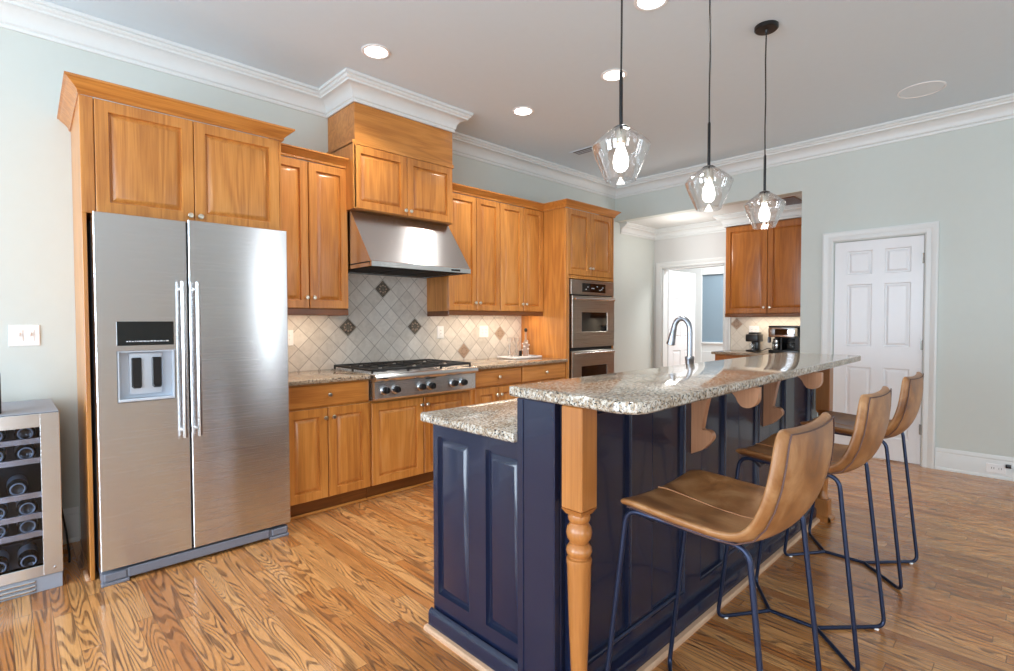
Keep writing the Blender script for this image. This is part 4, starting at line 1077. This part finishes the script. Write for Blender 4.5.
can = make_can(); can.location = (CANS[0][0], CANS[0][1], ZC); can['label'] = CANS[0][2]
for x, y, lb in CANS[1:]: dup(can, (x, y, ZC), 0, lb)
for x, y, lb in CANS:
    l = bpy.data.lights.new('recessed_spot', 'SPOT'); l.energy = 90; l.color = (1.0, 0.96, 0.90); l.spot_size = math.radians(125); l.spot_blend = 0.7; l.shadow_soft_size = 0.07
    o = bpy.data.objects.new('recessed_spot', l); COL.objects.link(o); o.location = (x, y, ZC-0.02)
t = thing('ceiling_speaker', 'round white flush speaker in the ceiling near the right wall', 'speaker', (5.09, 0.70, ZC))
bm = B(); lathe(bm, [(0.150, ZC-0.0005), (0.150, ZC-0.004), (0.143, ZC-0.007), (0.136, ZC-0.004), (0.136, ZC-0.0005)], (5.09, 0.70, 0), 40, cap=False); obj('rim', bm, M_WHITE, t)
bm = B(); lathe(bm, [(0.135, ZC-0.0006), (0.134, ZC-0.003), (0, ZC-0.004)], (5.09, 0.70, 0), 40); obj('grille', bm, M_SPKG, t)
t = thing('ceiling_vent', 'small slotted air vent in the ceiling behind the nearest pendant', 'vent', (4.36, 3.32, ZC))
bm = B(); bx(bm, (4.29, 3.15, ZC-0.006), (4.43, 3.50, ZC-0.0005), 0.002); obj('frame', bm, M_CEIL, t)
for k in range(3):
    bm = B(); bx(bm, (4.308+k*0.040, 3.18, ZC-0.008), (4.330+k*0.040, 3.47, ZC-0.0055)); obj('slot', bm, M_BLACK if k == 0 else M_GREYP, t)

# ------------------------------------------------------------------ coffee nook
def door_x(par, y0, y1, z0, z1, xf, knob, mat):
    bm = B(); slab(bm, (xf, y1, z0), (0, -1, 0), (0, 0, 1), (-1, 0, 0), y1-y0, z1-z0, 0.02, [(RAIL, RAIL, y1-y0-RAIL, z1-z0-RAIL)], LOOPS, 0.003)
    d = obj('door', bm, mat, par, 20)
    obj('knob', knob_bm((xf, knob[0], knob[1]), (-1, 0, 0)), M_NICK, d)
t = thing('wall_cabinet', 'reddish wood two-door wall cabinet above the coffee maker in the nook', 'cabinet', (6.64, 2.27, 1.335))
box_obj('cabinet_box', (6.498, 1.742, 1.372), (XF-0.002, 2.800, 2.453), M_NOOKV, t)
door_x(t, 2.301, 2.790, 1.380, 2.435, 6.476, (2.330, 1.448), M_NOOKV); door_x(t, 1.785, 2.294, 1.380, 2.435, 6.476, (2.264, 1.448), M_NOOKV)
bm = B(); bx(bm, (6.480, 1.742, 1.335), (6.497, 2.798, 1.376), 0.004); bx(bm, (6.497, 2.784, 1.335), (XF-0.014, 2.800, 1.372)); obj('light_valance', bm, M_WOODDK, t)
box_obj('under_cabinet_lamp', (6.53, 1.80, 1.352), (6.57, 2.30, 1.371), M_STRIP, t)
t = thing('base_cabinet', 'reddish wood base cabinet under the coffee nook countertop', 'cabinet', (6.5, 2.28, 0))
box_obj('cabinet_box', (6.262, 1.742, 0.10), (XF-0.002, 2.820, 0.882), M_NOOKV, t); box_obj('toe_kick', (6.32, 1.742, 0.0), (XF-0.002, 2.820, 0.099), M_WOODDK, t)
door_x(t, 2.30, 2.812, 0.112, 0.716, 6.240, (2.33, 0.65), M_NOOKV); door_x(t, 1.760, 2.29, 0.112, 0.716, 6.240, (2.26, 0.65), M_NOOKV)
for a, b in ((2.30, 2.812), (1.760, 2.29)):
    bm = B(); slab(bm, (6.240, b, 0.728), (0, -1, 0), (0, 0, 1), (-1, 0, 0), b-a, 0.145, 0.02, (), (), 0.005); d = obj('drawer', bm, M_NOOKV, t, 20)
    obj('knob', knob_bm((6.240, (a+b)/2, 0.80), (-1, 0, 0)), M_NICK, d)
o = box_obj('countertop', (6.215, 1.742, 0.884), (XF-0.013, 2.850, 0.914), M_GRANW, None, 0.006, 3, None, (6.5, 2.3, 0.884)); tag(o, 'dark-edged granite countertop under the coffee maker in the nook', 'countertop')
t = thing('backsplash', 'pale tile backsplash behind the coffee maker', 'backsplash', (XF-0.006, 2.3, 0.914))
bm = B(); bx(bm, (XF-0.011, 1.742, 0.914), (XF-0.001, 2.852, 1.372)); o = obj('tile_field', bm, M_TILEN, t, 0)
o.data.transform(Matrix.Translation(OFF[t.name])); o.location = -OFF[t.name]
accent(t, (XF-0.0115, 2.778, 1.248), 1, M_ACCL)
plate('white double outlet on the nook backsplash above the small black coffee machine', (XF-0.0115, 2.560, 1.165), 1, 2, 'outlet')
# coffee maker (two carafes' bays side by side) and grinder
t = thing('coffee_maker', 'wide stainless and black two-bay coffee maker on the nook counter', 'coffee maker', (6.55, 2.09, 0.9145))
bm = B(); bx(bm, (6.62, 1.935, 0.915), (6.76, 2.262, 1.225), 0.008, 2); bx(bm, (6.43, 1.935, 0.915), (6.62, 2.262, 0.952), 0.006, 2); bx(bm, (6.43, 1.935, 0.952), (6.62, 1.975, 1.10), 0.003); bx(bm, (6.44, 2.115, 0.952), (6.62, 2.135, 1.10), 0.003); bx(bm, (6.43, 1.935, 1.212), (6.76, 2.262, 1.232), 0.006, 2)
obj('body', bm, M_BLACK, t)
bm = B(); bx(bm, (6.425, 1.978, 1.10), (6.62, 2.262, 1.212), 0.006, 2); hd = obj('control_head', bm, M_STEELH, t)
bm = B(); bx(bm, (6.4235, 2.055, 1.125), (6.4265, 2.19, 1.195), 0.001); obj('display', bm, M_BLKGL, hd)
for cy, rr_ in ((2.200, 0.050), (2.045, 0.060)):
    bm = B(); lathe(bm, [(rr_*0.85, 0.953), (rr_, 0.965), (rr_, 1.02), (rr_*0.7, 1.055), (rr_*0.75, 1.065)], (6.525, cy, 0), 20, cap=False); c_ = obj('carafe', bm, M_CLEAR if cy < 2.1 else M_STEELH, t, 40)
    bm = B(); lathe(bm, [(rr_*0.9, 1.020), (rr_*1.04, 1.022), (rr_*1.04, 1.034), (rr_*0.9, 1.036)], (6.525, cy, 0), 20, cap=False); lathe(bm, [(rr_*0.78, 1.065), (rr_*0.8, 1.078), (0, 1.082)], (6.525, cy, 0), 20)
    tube(bm, fillet([(6.525-rr_, cy, 1.03), (6.525-rr_-0.035, cy, 1.03), (6.525-rr_-0.03, cy, 0.97)], 0.015), 0.006, 8); obj('carafe_handle', bm, M_BLACK, c_, 40)
bm = B(); bx(bm, (6.47, 2.263, 1.03), (6.53, 2.285, 1.10), 0.004); obj('side_basket', bm, M_GREYP, t)
t = thing('pod_coffee_machine', 'small black pod coffee machine left of the coffee maker', 'coffee machine', (6.60, 2.50, 0.9145))
bm = B(); bx(bm, (6.53, 2.432, 0.915), (6.70, 2.560, 0.935), 0.006, 2); obj('base', bm, M_BLACK, t)
bm = B(); bx(bm, (6.61, 2.445, 0.935), (6.70, 2.525, 1.05), 0.008, 2); obj('column', bm, M_BLACK, t)
bm = B(); bx(bm, (6.53, 2.415, 1.035), (6.70, 2.565, 1.125), 0.012, 3); bx(bm, (6.55, 2.43, 1.125), (6.69, 2.535, 1.148), 0.006, 2); obj('head', bm, M_BLACK, t)
bm = B(); lathe(bm, [(0.026, 0.936), (0.030, 0.940), (0.030, 1.01), (0.027, 1.012)], (6.572, 2.500, 0), 16, cap=False); obj('cup', bm, M_CLEAR, t, 40)
bm = B(); tube(bm, fillet([(6.66, 2.42, 0.920), (6.66, 2.38, 0.94), (6.68, 2.34, 0.960), (6.70, 2.30, 0.921), (6.74, 2.27, 0.921)], 0.03), 0.004, 8); tag(obj('appliance_cord', bm, M_CORD, None, 40), 'black cord between the two coffee machines', 'cord')
# nook ceiling vent, baseboard outlet
t = thing('return_air_grille', 'brown air grille in the low ceiling of the coffee nook', 'vent', (6.2, 1.98, ZN))
bm = B(); bx(bm, (5.98, 1.86, ZN-0.008), (6.42, 2.08, ZN-0.0005), 0.002); obj('frame', bm, M_WOODDK, t)
bm = B()
for k in range(8): bx(bm, (6.0, 1.88+k*0.024, ZN-0.011), (6.40, 1.890+k*0.024, ZN-0.0075))
obj('slats', bm, M_GREYP, t)
t = thing('electrical_outlet', 'white outlet set sideways in the tall baseboard by the right photo edge', 'outlet', (XR-0.018, 0.262, 0.082))
bm = B(); slab(bm, (XR-0.022, 0.327, 0.045), (0, -1, 0), (0, 0, 1), (-1, 0, 0), 0.118, 0.072, 0.005, (), (), 0.002); obj('plate', bm, M_WHITE, t)
for yy in (0.287, 0.243):
    bm = B(); slab(bm, (XR-0.024, yy+0.015, 0.068), (0, -1, 0), (0, 0, 1), (-1, 0, 0), 0.030, 0.028, 0.003, (), (), 0.001); s_ = obj('socket', bm, M_WHITE, t)
    for dy in (0.006, -0.008): box_obj('slot', (XR-0.0248, yy+dy, 0.076), (XR-0.0238, yy+dy+0.003, 0.090), M_BLACK, s_, 0)
t = thing('plug_adapter', 'small black plug adapter on the baseboard at the right photo edge', 'plug', (XR-0.03, 0.196, 0.115))
bm = B(); bx(bm, (XR-0.045, 0.178, 0.100), (XR-0.018, 0.212, 0.128), 0.004, 2); obj('body', bm, M_BLACK, t)
bm = B(); tube(bm, fillet([(XR-0.032, 0.18, 0.112), (XR-0.034, 0.12, 0.09), (XR-0.036, 0.05, 0.006)], 0.02), 0.003, 6); obj('cord', bm, M_WHITE, t, 40)

# under-cabinet lamps' light
for x0, x1 in ((1.30, 1.80), (2.90, 3.98)):
    area('under_cabinet_light', ((x0+x1)/2, 3.76, 1.360), (0, 0, 0), x1-x0, 0.05, 2.0*(x1-x0)/0.5, (1.0, 0.82, 0.6))
area('nook_under_cabinet_light', (6.62, 2.2, 1.350), (0, 0, 0), 0.05, 0.8, 4, (1.0, 0.84, 0.64))
l = bpy.data.lights.new('nook_fill_light', 'POINT'); l.energy = 13; l.color = (1, 0.97, 0.93); l.shadow_soft_size = 0.1  # added fill light without a fixture, brightens the nook ceiling
o = bpy.data.objects.new('nook_fill_light', l); COL.objects.link(o); o.location = (6.15, 3.2, 2.2)
